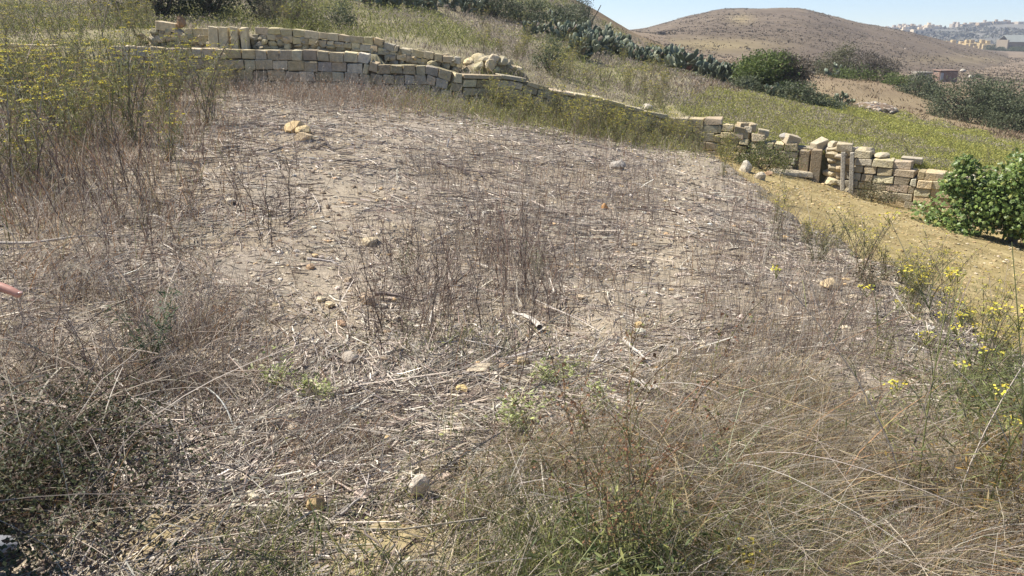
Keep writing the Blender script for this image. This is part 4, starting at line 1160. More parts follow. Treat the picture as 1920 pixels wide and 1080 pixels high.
def slope_growth():
    """scrub on the slope behind the walls and the herb field on the right"""
    mb = MB()
    n = 85000; x = rng.uniform(-26, 24, n); y = 21.6 * (75 / 21.6) ** rng.random(n)
    def fn(x, y, px, py):
        b, t = zones(x, y)
        left = 1 - sstep(1250, 1420, px)
        return b * left * (x / y < .75) * ~((y < UY + .5) & (x < -1.3) & (x > X(280))) * np.clip(.35 + 1.0 * (fbm(x * .35, y * .35, 81) - .25), 0, 1)
    B, px, py = thin(x, y, fn); n = len(B)
    d = np.hypot(B[:, 0], B[:, 1])
    sel = fbm(B[:, 0] * .45, B[:, 1] * .3, 83, 3)
    for q in range(4):
        h = rng.lognormal(math.log(.15), .4, n) * (.6 + .8 * sel); a = rng.uniform(0, 6.28, n)
        g = pick([GREENG, YGREEN, GREEND, STRAWM], [3, 2.2, 1.5, 1.2], n); dr = pick([MAUVE, STRAWM, DARKST, (.16, .14, .08)], [3, 2.2, 1, 1.5], n)
        c = np.where((rng.random(n) < sstep(.42, .60, sel))[:, None], g, dr)
        b2 = B + np.concatenate([rng.normal(0, .12, (n, 2)), np.zeros((n, 1))], 1)
        mb.ribbons(arcs(b2, h, .5 * h[:, None] * np.stack([np.cos(a), np.sin(a)], -1), .2, 3), np.linspace(1, .4, 3)[None] * (.0006 * d * rng.lognormal(0, .3, n))[:, None], c)
    m = n * 3; i = rng.integers(0, n, m); k = rng.random(m) < sstep(.40, .58, sel[i])
    q = B[i] + np.stack([rng.normal(0, .18, m), rng.normal(0, .18, m), rng.uniform(.02, .34, m) * (.5 + sel[i])], -1)
    c = np.where(k[:, None], pick([GREENG, YGREEN, (.36, .36, .11), GREEND, (.26, .24, .10)], [3, 3, 1.5, 1.5, 1], m), pick([MAUVE, (.30, .25, .22), STRAWM, (.2, .175, .11)], [3, 2, 1.5, 1.5], m))
    mb.leaves(q, .0022 * d[i] * rng.uniform(.6, 1.3, m), .0011 * d[i] * rng.uniform(.6, 1.3, m), c)
    tag(mb.obj("hillside_scrub", M_GRASS), "mixed dry and green scrub covering the slope above the walls", "scrub", kind="stuff")
    mb = MB(); n = 80000; y = 21 * (62 / 21.) ** rng.random(n); x = y * rng.uniform(.16, .74, n)
    def fn2(x, y, px, py):
        b, t = zones(x, y)
        return b * greenf(px, py)
    B, px, py = thin(x, y, fn2); n = len(B); d = np.hypot(B[:, 0], B[:, 1])
    sel = fbm(B[:, 0] * .4, B[:, 1] * .4, 85, 3)
    for q in range(3):
        h = rng.lognormal(math.log(.10), .35, n); a = rng.uniform(0, 6.28, n)
        g = pick([(.28, .28, .09), (.36, .35, .10), (.44, .41, .12), GREENG], [3, 2.4, 1.5, 1], n); dr = pick([STRAWM, MAUVE, (.2, .18, .09)], [2, 1.5, 2], n)
        k = sstep(.52, .36, sel) * .55 + .55 * ell(px, py, 1420, 225, 90, 60)
        c = np.where((rng.random(n) < k)[:, None], dr, g)
        b2 = B + np.concatenate([rng.normal(0, .12, (n, 2)), np.zeros((n, 1))], 1)
        mb.ribbons(arcs(b2, h, .5 * h[:, None] * np.stack([np.cos(a), np.sin(a)], -1), .2, 3), np.linspace(1, .4, 3)[None] * (.0006 * d * rng.lognormal(0, .3, n))[:, None], c)
    m = n * 3; i = rng.integers(0, n, m); kk = rng.random(m) < k[i]
    q = B[i] + np.stack([rng.normal(0, .18, m), rng.normal(0, .18, m), rng.uniform(.02, .16, m)], -1)
    c = np.where(kk[:, None], pick([STRAWM, MAUVE, (.25, .22, .11)], [2, 1.5, 2], m), pick([(.29, .29, .09), (.38, .37, .10), (.46, .43, .12), GREENG], [3, 2.5, 1.6, 1], m))
    mb.leaves(q, .002 * d[i] * rng.uniform(.6, 1.3, m), .001 * d[i] * rng.uniform(.6, 1.3, m), c)
    tag(mb.obj("green_herbs", M_GRASS), "yellow green herb field sloping away behind the ruined wall", "herbs", kind="stuff")
    mb = MB(); n = 22000; y = 30 * (150 / 30.) ** rng.random(n); x = y * rng.uniform(.16, .74, n)
    def fn3(x, y, px, py):
        b, t = zones(x, y)
        gf = greenf(px, py) > .5
        return b * ~gf * .55 * np.clip(.3 + fbm(x * .1, y * .1, 87), 0, 1)
    B, px, py = thin(x, y, fn3); n = len(B); d = np.hypot(B[:, 0], B[:, 1])
    for q in range(2):
        h = rng.lognormal(math.log(.16), .35, n); a = rng.uniform(0, 6.28, n)
        b2 = B + np.concatenate([rng.normal(0, .25, (n, 2)), np.zeros((n, 1))], 1)
        mb.ribbons(arcs(b2, h, .6 * h[:, None] * np.stack([np.cos(a), np.sin(a)], -1), .2, 3), np.linspace(1, .4, 3)[None] * (.0011 * d * rng.lognormal(0, .3, n))[:, None], pick([(.225, .165, .10), (.19, .14, .09), (.16, .135, .08), (.30, .235, .14)], [3, 3, 1.5, 1], n))
    tag(mb.obj("valley_grass", M_GRASS), "short brown grass on the valley slope beyond the herb field", "dry grass", kind="stuff")
slope_growth()

# ---- fennel
def make_fennel(h, nst, big=False, green=.5, seed=0, um=1.0):
    """stems, foliage and umbels of one fennel plant, as mesh builders"""
    S, Lf, U = MB(), MB(), []
    heads = []
    for i in range(nst):
        b = np.array([[rng.normal(0, .05), rng.normal(0, .05), -.03]]); a = rng.uniform(0, 6.28); hh = h * rng.uniform(.7, 1.05)
        ln = hh * rng.uniform(.08, .6)
        p = arcs(b, [hh], [[math.cos(a) * ln, math.sin(a) * ln]], [.05], 8)
        r0 = .0036 if big else .0085
        S.tubes(p, np.linspace(1, .4, 8)[None] * r0, pick([DARKST, (.17, .15, .08), MAUVE, GREENG], [3, 2, 2, 2 * green], 1))
        p = p[0]; heads.append(p[-1])
        for k in range(rng.integers(4, 8)):
            t = rng.uniform(.4, .95); q = p[int(t * 7)]; a2 = rng.uniform(0, 6.28); l2 = hh * rng.uniform(.12, .34) * (1.15 - t)* 1.6
            pp = arcs(np.array([q]), [l2 * 1.0], [[math.cos(a2) * l2 * .6, math.sin(a2) * l2 * .6]], [.1], 4)
            S.tubes(pp, np.linspace(1, .5, 4)[None] * r0 * .5, pick([(.18, .18, .08), MAUVE, GREENG], [2, 1, 2], 1)); heads.append(pp[0, -1])
        m = int(95 * green + 20); t = rng.uniform(.05, .5 if big else .95, m); q = np.stack([np.interp(t * 7, np.arange(8), p[:, c]) for c in range(3)], -1)
        q = q + rng.normal(0, .06 * h, (m, 3)) * np.array((1, 1, .7))
        Lf.leaves(q, rng.uniform(.05, .11, m) * (.7 if big else 1.15), rng.uniform(.004, .009, m) * (.7 if big else 1.5), pick([(.22, .22, .08), (.20, .20, .08), (.14, .14, .06), (.28, .21, .11)], [3, 2, 2, 2.2], m))
    for q in heads:
        if rng.random() > um * (1 if big else .55): continue
        m = 14 if big else 9; rr = rng.uniform(.018, .034) * (1 if big else 1.9)
        a = rng.uniform(0, 6.28, m); r = rr * np.sqrt(rng.random(m))
        c = q + np.stack([r * np.cos(a), r * np.sin(a), .02 - 4 * r * r + rng.normal(0, .004, m)], -1)
        u = MB()
        u.leaves(c, rng.uniform(.015, .024, m) * (.6 if big else 1.3), rng.uniform(.012, .02, m) * (.6 if big else 1.3), pick([YEL, (.52, .46, .08), (.40, .40, .09)], [3, 2, 1.5], m), flat=.85)
        if big: u.tubes(np.stack([np.repeat(q[None] - (0, 0, .02), 5, 0), c[:5]], 1), .0012, YGREEN)
        U.append(u)
    return S, Lf, U
def merge(us):
    m = MB()
    for u in us:
        for V, C in zip(u.V, u.C): pass
        off = m.n
        m.V += u.V; m.C += u.C
        for k, fs in u.F.items():
            m.F.setdefault(k, []); m.F[k] += [f + off for f in fs]
        m.n += u.n
    return m
def fennel_proto(h, nst, green, um=1.0):
    S, Lf, U = make_fennel(h, nst, False, green, um=um)
    o = empty("fennel_plant", (0, 0, 0))
    S.obj("stems", M_STRAW, o); Lf.obj("foliage", M_LEAF, o)
    if U: merge(U).obj("flower_heads", M_FLOWER, o)
    return o
FPROT = [fennel_proto(1.25, 5, .8), fennel_proto(1.4, 6, .7), fennel_proto(1.1, 5, .9), fennel_proto(1.3, 4, .5), fennel_proto(1.0, 6, .8), fennel_proto(1.2, 5, .25, .6)]
used = [False] * len(FPROT)
def put_fennel(x, y, z, sc, label, group, k=None):
    k = rng.integers(len(FPROT)) if k is None else k
    if used[k]: o = copy_tree(FPROT[k])
    else: o = FPROT[k]; used[k] = True
    o.location = (x, y, z); o.scale = (sc, sc, sc * rng.uniform(.9, 1.1)); o.rotation_euler = (0, 0, rng.uniform(0, 6.28))
    tag(o, label, "fennel", group)
    return o
FL = [(-9.2, 9.5), (-4.1, 7.6)]
n = 0
while n < 64:
    px = rng.uniform(-120, 440); y = 7.0 + 13.8 * rng.random() ** .75
    if px > 330 and y < 12: continue
    if px > 240 and y < 9: continue
    x = xat(px, 250, y)
    if px > 200 and rng.random() < (px - 200) / 330: continue
    put_fennel(x, y, H1(x, y), rng.uniform(.8, 1.2) * (.95 if y < 11 else 1.22), "yellow flowering fennel in the thicket on the left of the field", "fennel thicket on the left"); n += 1
for px, py in [(395,182),(425,190),(408,172),(440,168)]:
    x, y, z = G(px, py); put_fennel(x, y, z, .85, "fennel standing at the right end of the thicket below the lower wall", "fennel below the lower wall")
n = 0
while n < 96:   # between the walls' foot and the field, right half, and in front of the right stubs
    x = rng.uniform(-.6, 5.6); y = float(ywall(x)) - rng.gamma(1.6, .7)
    if x > xedge(y) - .2: continue
    put_fennel(x, y, H1(x, y), rng.uniform(.5, .95), "green yellow fennel in the belt along the overgrown field wall", "fennel along the overgrown wall", rng.integers(5)); n += 1
n = 0
while n < 44:   # taller herbs standing out of the green field
    px = rng.uniform(1370, 1880); y = rng.uniform(24, 52); x = xat(px, 230, y); q = proj(x, y, H1(x, y))
    if greenf(np.array([q[0]]), np.array([q[1]]))[0] < .8: continue
    put_fennel(x, y, H1(x, y), rng.uniform(.3, .55), "yellow green fennel tuft standing out of the herb field behind the ruined wall", "fennel tufts in the herb field", rng.integers(5)); n += 1
n = 0
while n < 50:   # on the slope behind
    px = rng.uniform(900, 1260); y = rng.uniform(24.5, 40); x = xat(px, 110, y)
    put_fennel(x, y, H1(x, y), rng.uniform(.5, .9), "fennel scattered on the slope above the overgrown wall", "fennel on the slope", rng.integers(5)); n += 1
for px, y in [(225,25),(200,24.5),(0,23),(50,22.6),(95,23.2),(140,22.8),(185,23),(-30,24),(30,26.5),(80,27),(130,27.5),(255,22.9),(235,22.5),(10,30),(70,31),(180,27),(240,24.8),(262,25.5),(280,25),(545,25.5),(575,26),(525,26),(60,25),(20,24),(110,26),(150,25),(250,24.4)]:
    x = xat(px, 40, y); put_fennel(x, y, H1(x, y), rng.uniform(.9, 1.2), "fennel growing above and behind the upper wall", "fennel above the upper wall", rng.integers(5))

def near_fennel(px, py, h, nst, label, lean):
    x, y, z = G(px, py)
    S, Lf, U = make_fennel(h, nst, True, .55, um=.42)
    o = empty("fennel_plant", (x, y, z), 0, label, "fennel")
    S.obj("stems", M_STRAW, o); Lf.obj("foliage", M_LEAF, o)
    for u in U: u.obj("flower_head", M_FLOWER, o)
    o.rotation_euler = (lean[1], lean[0], rng.uniform(0, .3))
    return o
near_fennel(1765, 960, .98, 4, "nearest tall fennel with dark leaning stems beside the terrace bank", (-.12, 0))
near_fennel(1880, 980, 1.0, 4, "tall fennel at the right edge rising out of rusty undergrowth", (-.25, .05))
near_fennel(1660, 680, .5, 3, "small open fennel on the bank in front of the ochre terrace", (.1, 0))
near_fennel(1815, 760, .62, 4, "mid sized fennel standing behind the nearest tall one", (.05, 0))
for k in range(30):
    py = rng.uniform(440, 720); px = np.interp(py, (410, 470, 530, 600, 660, 720), (1480, 1600, 1720, 1830, 1920, 1960)) - rng.uniform(0, 110)
    x, y, z = G(px, py)
    if infield(np.array([x]), np.array([y]))[0]:
        put_fennel(x, y, z, rng.uniform(.3, .52) * (.7 + .03 * y), "loose wispy fennel along the bank between field and ochre terrace", "fennel along the terrace bank", rng.integers(5))

# ---- dark dry stems in the middle of the field
def make_weed(h, n, spread=.12, col=None, rad=.0024, br=5):
    mb = MB(); b = np.concatenate([rng.normal(0, spread, (n, 2)), np.full((n, 1), -.02)], 1)
    hh = h * rng.uniform(.45, 1.05, n); a = rng.uniform(0, 6.28, n); ln = hh * rng.uniform(.02, .38, n)
    p = arcs(b, hh, np.stack([np.cos(a) * ln, np.sin(a) * ln], -1), .02, 6, wob=.006)
    c = pick([(.15, .11, .085), (.11, .078, .06), MAUVE, (.20, .13, .095)], [3, 2.4, 1.2, 2], n) if col is None else pick(col, np.ones(len(col)), n)
    mb.tubes(p, np.linspace(1, .45, 6)[None] * (rad * rng.lognormal(0, .25, n))[:, None], c)
    for k in range(br):
        t = rng.uniform(.25, .95, n); q = p[np.arange(n), (t * 5).astype(int)]; a = rng.uniform(0, 6.28, n); l = hh * rng.uniform(.08, .36, n)
        mb.tubes(arcs(q, l, np.stack([np.cos(a) * l * .6, np.sin(a) * l * .5], -1), .1, 3), rad * .5, c)
    m = n * 10; t = rng.integers(2, 6, m); i = rng.integers(0, n, m)
    mb.leaves(p[i, t] + rng.normal(0, .012, (m, 3)), rng.uniform(.006, .014, m), .004, pick([DARKST, MAUVE, RUST], [2, 2, 1], m))
    return mb
WPROT = [make_weed(.5, k, s).obj("dry_weed", M_STRAW) for k, s in ((2, .02), (3, .025), (2, .03), (1, .01), (4, .035), (3, .03), (1, .01), (2, .03))]
WP2 = [make_weed(.3, k, s, [MAUVE, STRAWM, (.19, .14, .11)], .002, 5).obj("dry_weed", M_STRAW) for k, s in ((12, .04), (16, .05), (14, .05))]
wu = set()
def put_weed(pr, x, y, z, sc, label, group, lean=(0, 0)):
    if pr.name in wu: o = pr.copy(); COL.objects.link(o)
    else: o = pr; wu.add(pr.name)
    o.location = (x, y, z); o.scale = (sc, sc, sc * rng.uniform(.85, 1.2)); o.rotation_euler = (lean[0], lean[1], rng.uniform(0, 6.28))
    return tag(o, label, "dry weed", group)
def weeds_in(n, cx, cy, rx, ry, sc, label, group, prot=WPROT, lean=0.14):
    k = 0; guard = 0
    while k < n and guard < 4000:
        guard += 1
        px = rng.normal(cx, rx); py = rng.normal(cy, ry)
        x, y, z = G(px, py)
        if not infield(np.array([x]), np.array([y]))[0]: continue
        put_weed(prot[rng.integers(len(prot))], x, y, z, rng.uniform(*sc), label, group, (rng.normal(0, lean), rng.normal(0, lean))); k += 1
weeds_in(98, 930, 535, 135, 68, (.6, 1.3), "dark leafless dry weed standing in the thicket in mid field", "dark dry weeds in mid field")
weeds_in(20, 735, 590, 45, 40, (.6, 1.1), "brown dry weed at the left of the mid field thicket", "dry weeds left of the thicket")
weeds_in(14, 1010, 420, 90, 40, (.7, 1.1), "thin dry weed at the back of the mid field thicket", "dry weeds behind the thicket")
weeds_in(20, 1530, 660, 130, 70, (.4, .75), "dark dry weed on the right of the field above the grass", "dry weeds on the right")
weeds_in(14, 1480, 450, 60, 40, (.6, 1.0), "dark weed stems on the bank edge before the ochre terrace", "weeds on the bank edge")
weeds_in(44, 210, 350, 140, 55, (1.1, 2.2), "tall dark dry stems under the fennel thicket on the left", "dark stems under the fennel")
weeds_in(12, 310, 430, 60, 40, (.8, 1.3), "dark dry stems left of the bare patch", "dark stems left of the bare patch")
weeds_in(7, 490, 420, 14, 25, (1.1, 1.6), "tall clump of dark dry stems on the left of the bare patch", "tall dark clump by the bare patch")
weeds_in(6, 570, 425, 12, 15, (.6, .9), "short dark stem clump just right of the tall dark clump", "short dark clump")
weeds_in(9, 1130, 320, 40, 25, (1.0, 1.5), "slanting dark stem rising beside the lone grey stone", "slanting stems on the upper field", lean=.3)
weeds_in(9, 1440, 360, 50, 25, (.8, 1.2), "pale dry stems in front of the ruined wall and path", "stems before the ruined wall")
weeds_in(14, 200, 640, 130, 70, (.9, 1.5), "mauve twiggy dry bush in the tangle on the left", "twiggy dry bushes on the left", WP2)
weeds_in(9, 860, 320, 60, 18, (.9, 1.5), "low dark twiggy patch on the upper field", "twiggy patches on the upper field", WP2)
weeds_in(12, 680, 185, 140, 10, (1.3, 2.2), "mauve dry bush at the foot of the lower wall", "dry bushes at the wall foot", WP2)
weeds_in(8, 1220, 360, 30, 25, (.9, 1.4), "reddish brown dry tuft beside the footpath", "dry tufts by the path", WP2)

# ---- bleached branches lying about
def branch(pxs, rad, label, col, fork=2, lift=.04, name="dry_branch", group=None):
    pts = np.array([G(a, b) for a, b in pxs]); o0 = pts[0].copy()
    K = 10; t = np.linspace(0, len(pts) - 1, K); p = np.stack([np.interp(t, np.arange(len(pts)), pts[:, c]) for c in range(3)], -1)
    ln = np.linalg.norm(p[-1] - p[0]); w_ = np.sin(np.linspace(0, rng.uniform(2, 6), K) + rng.uniform(0, 6)) * .05 * ln; p[:, 0] += w_; p[:, 1] += np.roll(w_, 2) * .6; p[:, :2] += rng.normal(0, .008 * ln, (K, 2)); p[:, 2] += lift + rng.normal(0, .008 * ln, K); p -= o0
    mb = MB(); mb.tubes(p[None], np.linspace(1, .35, K)[None] * rad, np.array(col), sides=6)
    for f in range(fork):
        i = rng.integers(3, K - 1); d = p[-1] - p[0]; d = d / np.linalg.norm(d); s = rng.choice([-1, 1]); l = ln * rng.uniform(.15, .4)
        v = d * .75 + np.array((-d[1], d[0], .12)) * s * .6
        q = p[i] + v[None] * np.linspace(0, l, 5)[:, None] + rng.normal(0, .01 * ln, (5, 3)) * (np.arange(5) > 0)[:, None]
        mb.tubes(q[None], np.linspace(.6, .25, 5)[None] * rad, np.array(col) * .95, sides=5)
    o = mb.obj(name, M_STRAW); o.location = [float(v) for v in o0]
    return tag(o, label, "branch", group)
branch([(0,468),(150,455),(240,412)], .012, "long pale forked branch lying at the left edge of the field", (.42, .37, .31), 3)
branch([(1005,624),(985,605),(965,595)], .018, "short thick bleached log below the dark weeds", (.50, .45, .38), 0)
branch([(1225,748),(1200,732),(1165,722)], .014, "bleached forked stick at the right of the green sprigs", (.52, .47, .40), 2)
branch([(1230,745),(1222,728)], .013, "short bleached stump end beside the forked stick", (.46, .41, .35), 0)
branch([(1175,650),(1190,668),(1207,688)], .012, "pale split stick on the bare patch above the forked stick", (.50, .45, .38), 2)
branch([(290,905),(305,860),(300,800)], .0035, "bent pale stalk standing in the straw at lower left", (.36, .31, .26), 1)
branch([(210,925),(330,935),(450,898)], .0032, "long thin curved stalk lying over bare soil at lower left", (.36, .30, .25), 1)
branch([(640,985),(690,945),(686,905)], .005, "grey crooked branch near the pale stone", (.40, .35, .30), 1)
branch([(578,495),(640,503)], .014, "grey forked stick on the bare patch in mid field", (.42, .37, .32), 2)
branch([(700,560),(790,572)], .016, "dark old stick lying at the foot of the stems", (.17, .135, .115), 2)
branch([(1160,395),(1240,405)], .015, "dark twiggy stick beside the bright orange lump", (.13, .105, .09), 3)
branch([(820,310),(930,335)], .02, "dark heap of rotten stalks on the upper field", (.11, .085, .075), 5)
branch([(590,262),(635,285)], .02, "dark forked strip standing in for the cast shadow right of the ochre stone heap", (.10, .08, .065), 4)  # cast shadow of the ochre stones, laid on the soil as dark forked tubes
branch([(310,255),(360,290)], .02, "pale broken stalk bundle below the fennel thicket", (.46, .41, .35), 4)
branch([(555,130),(580,170)], .022, "bundle of bleached canes leaning at the lower wall", (.50, .46, .40), 5, lift=.2)
branch([(690,1035),(720,1075)], .0045, "dark twig poking up at the bottom edge", (.14, .11, .09), 0, lift=.08)
branch([(270,700),(240,740),(310,830)], .004, "pale crossing canes in the tangle on the left", (.44, .39, .33), 3, lift=.12)
branch([(1205,255),(1160,235)], .018, "pale canes leaning in the fennel belt near the path", (.44, .40, .34), 4, lift=.15)

# ---- small green plants standing out in the foreground
def sprig(px, py, h, n, label, col, name="thistle_plant", spread=.05, leaf=(.03, .011)):
    x, y, z = G(px, py)
    o = empty(name, (x, y, z), 0, label, "plant")
    S, Lf = MB(), MB()
    b = np.concatenate([rng.normal(0, .015, (n, 2)), np.full((n, 1), -.01)], 1); a = rng.uniform(0, 6.28, n); hh = h * rng.uniform(.6, 1.05, n)
    p = arcs(b, hh, np.stack([np.cos(a), np.sin(a)], -1) * (spread + hh[:, None] * .25), .1, 6)
    S.tubes(p, np.linspace(1, .5, 6)[None] * .0026, pick([(.34, .33, .22), (.22, .2, .1)], [1, 1], n)); S.obj("stems", M_STRAW, o)
    m = n * 34; i = rng.integers(0, n, m); t = rng.integers(1, 6, m)
    Lf.leaves(p[i, t] + rng.normal(0, .022, (m, 3)), rng.uniform(.6, 1.2, m) * leaf[0], rng.uniform(.6, 1.2, m) * leaf[1], pick(col, np.ones(len(col)), m), flat=.3)
    Lf.obj("foliage", M_LEAF, o)
PG = [(.40, .43, .17), (.31, .35, .12), (.46, .46, .24)]
sprig(515, 730, .22, 5, "pale green thistle sprig standing in straw left of centre", PG)
sprig(600, 745, .12, 6, "low spreading pale green sprig just right of the left thistle", PG)
sprig(1030, 720, .15, 6, "pale yellow green sprig above the forked stick", PG)
sprig(970, 800, .17, 8, "brightest yellow green sprig in the middle foreground", PG)
sprig(1142, 770, .15, 4, "small pale green sprig left of the forked stick", PG)
sprig(1075, 705, .08, 4, "tiny pale green sprig on the bare soil", PG)
sprig(292, 705, .46, 9, "dark green upright plant with needle leaves in the left tangle", [(.08, .12, .05), (.06, .09, .04)], "upright_herb", .03, (.05, .008))
sprig(240, 590, .2, 4, "faint green upright herb behind the needle leaved plant", [(.11, .13, .06)], "upright_herb", .03, (.03, .005))
sprig(1345, 930, .42, 3, "single thin green stem rising from the grass near the bottom", [(.11, .15, .05), (.15, .18, .06)], "upright_herb", .015, (.03, .005))
sprig(1395, 1062, .06, 4, "small patch of yellow leaves in the green grass at the bottom", [(.58, .46, .05), (.48, .42, .07)], "yellow_herb", .03, (.03, .018))
sprig(760, 520, .35, 4, "green stem among the dark dry weeds", [(.15, .16, .07)], "upright_herb", .02, (.03, .006))
sprig(1010, 520, .3, 6, "greenish weed at the right of the dark dry weeds", [(.17, .17, .09)], "upright_herb", .04, (.03, .006))
sprig(1530, 500, .5, 7, "dark green weed on the bank before the ochre terrace", [(.10, .10, .05), (.13, .12, .06)], "upright_herb", .08, (.05, .008))
sprig(1470, 385, .7, 6, "pale green weed at the upper end of the bank", [(.2, .2, .1)], "upright_herb", .1, (.06, .01))
sprig(1630, 545, .34, 14, "dome shaped dark bush on the bank among pale stones", [(.085, .08, .045), (.14, .10, .06)], "low_bush", .16, (.05, .008))

def dock():
    x, y, z = G(1180, 1075, 1.0)
    o = empty("dock_plant", (x, y, z), 0, "branching rusty seed plant with green lower leaves at bottom centre", "plant")
    S, Lf, Se = MB(), MB(), MB(); n = 13
    b = np.concatenate([rng.normal(0, .05, (n, 2)), np.full((n, 1), -.02)], 1); a = rng.uniform(0, 6.28, n); hh = rng.uniform(.4, .85, n)
    p = arcs(b, hh, np.stack([np.cos(a), np.sin(a)], -1) * hh[:, None] * rng.uniform(.15, .6, (n, 1)), .05, 8, wob=.006)
    S.tubes(p, np.linspace(1, .4, 8)[None] * .0021, pick([(.17, .17, .07), (.2, .14, .08), DARKST], [2, 2, 1], n))
    for k in range(5):
        t = rng.integers(2, 8, n); q = p[np.arange(n), t]; a = rng.uniform(0, 6.28, n); l = hh * rng.uniform(.12, .34, n)
        pp = arcs(q, l, np.stack([np.cos(a), np.sin(a)], -1) * l[:, None] * .55, .1, 5)
        S.tubes(pp, .0012, pick([(.14, .12, .05), (.16, .09, .05)], [1, 1], n))
        m = n * 16; i = rng.integers(0, n, m); tt = rng.integers(1, 5, m)
        Se.leaves(pp[i, tt] + rng.normal(0, .012, (m, 3)), rng.uniform(.008, .016, m), rng.uniform(.006, .01, m), pick([(.27, .14, .08), (.32, .21, .10), (.22, .13, .07), (.21, .21, .08)], [2.5, 2, 2, 3], m))
    m = n * 26; i = rng.integers(0, n, m); tt = rng.integers(2, 8, m)
    Se.leaves(p[i, tt] + rng.normal(0, .014, (m, 3)), rng.uniform(.008, .016, m), rng.uniform(.006, .01, m), pick([(.27, .14, .08), (.32, .21, .10), (.20, .20, .08)], [2, 2, 2.5], m))
    m = 700; q = np.stack([rng.normal(0, .15, m), rng.normal(0, .15, m), rng.uniform(.0, .16, m)], -1)
    Lf.leaves(q, rng.uniform(.03, .06, m), rng.uniform(.006, .012, m), pick([GREENG, (.10, .13, .045), YGREEN], [3, 3, 1], m), flat=.1)
    S.obj("stems", M_STRAW, o); Se.obj("seed_heads", M_GRASS, o); Lf.obj("foliage", M_LEAF, o)
dock()

# ---- bushes and trees
def crown_pts(n, c, r, lumps=14, seed=0, hollow=.4):
    """leaf positions gathered in uneven clumps inside an ellipsoid"""
    d = rng.normal(size=(lumps, 3)); d /= np.linalg.norm(d, axis=1, keepdims=True); d[:, 2] = np.linspace(-.85, .95, lumps)
    d[:, :2] /= np.maximum(1, np.linalg.norm(d[:, :2], axis=1, keepdims=True) / np.sqrt(1.05 - np.clip(d[:, 2:], 0, 1) ** 2)); lc = d * rng.uniform(.45, .8, (lumps, 1)) * np.array((1, 1, 1.0)); lr = rng.uniform(.34, .56, lumps)
    i = rng.integers(0, lumps, n); v = rng.normal(size=(n, 3)); v /= np.linalg.norm(v, axis=1, keepdims=True)
    p = lc[i] + v * lr[i][:, None] * (hollow + (1 - hollow) * rng.random((n, 1))) * rng.lognormal(0, .12, (n, 1))
    low = (p[:, 2] < -.1) ; p[low, :2] *= 1.12
    p[:, 2] = np.maximum(p[:, 2], -.85 + .2 * rng.random(n))
    return p * np.asarray(r) + np.asarray(c), v
def bush(px, py, w, h, label, cols, wts, leaf=.12, n=5000, dens=1.0, name="bush", cat="bush", group=None, y1=150, depth=None, trunk=True, up=.48, yfix=None, lumps=16, dry=None):
    if yfix: x = xat(px, py, yfix); y = yfix; z = H1(x, y)
    else: x, y, z = G(px, py, 3, y1)
    o = empty(name, (x, y, z), 0, label, cat, group)
    d = depth or w * .9
    p, v = crown_pts(n, (0, 0, h * up), (w / 2, d / 2, h * .56), lumps)
    if h < 3.5 and cat == 'bush':
        m_ = n // 3; a_ = rng.uniform(0, 6.28, m_); r_ = rng.uniform(.5, .95, m_); p[:m_] = np.stack([np.cos(a_) * r_ * w / 2, np.sin(a_) * r_ * d / 2, rng.uniform(.02, .42, m_) * h], -1)
    mb = MB()
    c = pick(cols, wts, n, .22)
    if dry is not None:
        k = rng.random(n) < np.clip(dry(p[:, 0] / (w / 2), p[:, 2] / h), 0, 1)
        c[k] = pick([(.15, .125, .095), (.11, .095, .07), (.18, .15, .11)], [2, 2, 1], int(k.sum()))
    mb.leaves(p, leaf * rng.uniform(.6, 1.3, n), leaf * rng.uniform(.35, .7, n), c, d=v + rng.normal(0, .7, v.shape))
    mb.obj("crown", M_LEAF, o)
    if trunk:
        t = MB(); k = 7; a = rng.uniform(0, 6.28, k)
        q = arcs(np.concatenate([rng.normal(0, .04 * w, (k, 2)), np.full((k, 1), -.2)], 1), np.full(k, h * .7), np.stack([np.cos(a), np.sin(a)], -1) * w * .28, .1, 6, wob=.01 * w)
        t.tubes(q, np.linspace(1, .3, 6)[None] * .028 * h, (.10, .085, .065), sides=6); t.obj("trunk", M_BARK, o)
    return o
CB = [(.115, .155, .04), (.145, .19, .05), (.085, .11, .04), (.18, .21, .06)]
DG = [(.10, .12, .06), (.135, .15, .08), (.078, .092, .048), (.17, .18, .10)]
bush(1447, 163, 4.9, 2.5, "round bright green carob tree with its right side dried brown", CB, [3, 3, 2, 1.5], .14, 15000, name="carob_tree", cat="tree", yfix=46, dry=lambda a, b: sstep(-.1, .75, a + .35 * (b - .5)))
bush(1395, 172, 2.4, .9, "low green bush under the left of the carob tree", DG, [3, 3, 2, 1], .12, 1800, yfix=44)
bush(1575, 150, 6.0, 3.4, "olive bush on the left of the half dry clump in the valley", [(.12, .12, .055), (.15, .145, .075), (.10, .095, .05)], [2, 2, 1], .2, 4500, yfix=88)
bush(1622, 150, 7.0, 3.0, "half dried grey brown bush right of the olive bush in the valley", CB, [3, 2, 2, 1], .2, 6000, yfix=84, dry=lambda a, b: sstep(.1, .65, b + .25 * a))
bush(1537, 124, 2.2, 1.5, "small round dark bush left of the half dry clump", DG, [3, 2, 2, 1], .2, 1200, yfix=95)
bush(1682, 160, 3.6, 1.3, "low green bush at the right foot of the half dry clump", CB, [2, 3, 1, 1], .16, 1800, yfix=80)
bush(1722, 170, 3.8, 2.1, "dark olive bush on the slope below the stone hut", DG, [3, 3, 2, 1], .17, 3200, yfix=74)
bush(1748, 178, 2.5, 1.6, "smaller olive bush touching the big dark bushes", DG, [3, 3, 2, 1], .17, 1800, yfix=72)
bush(1812, 226, 6.2, 3.3, "big dark green bush, larger left one of the pair by the brown bank", DG, [3, 3, 2, 1.3], .15, 15000, yfix=60)
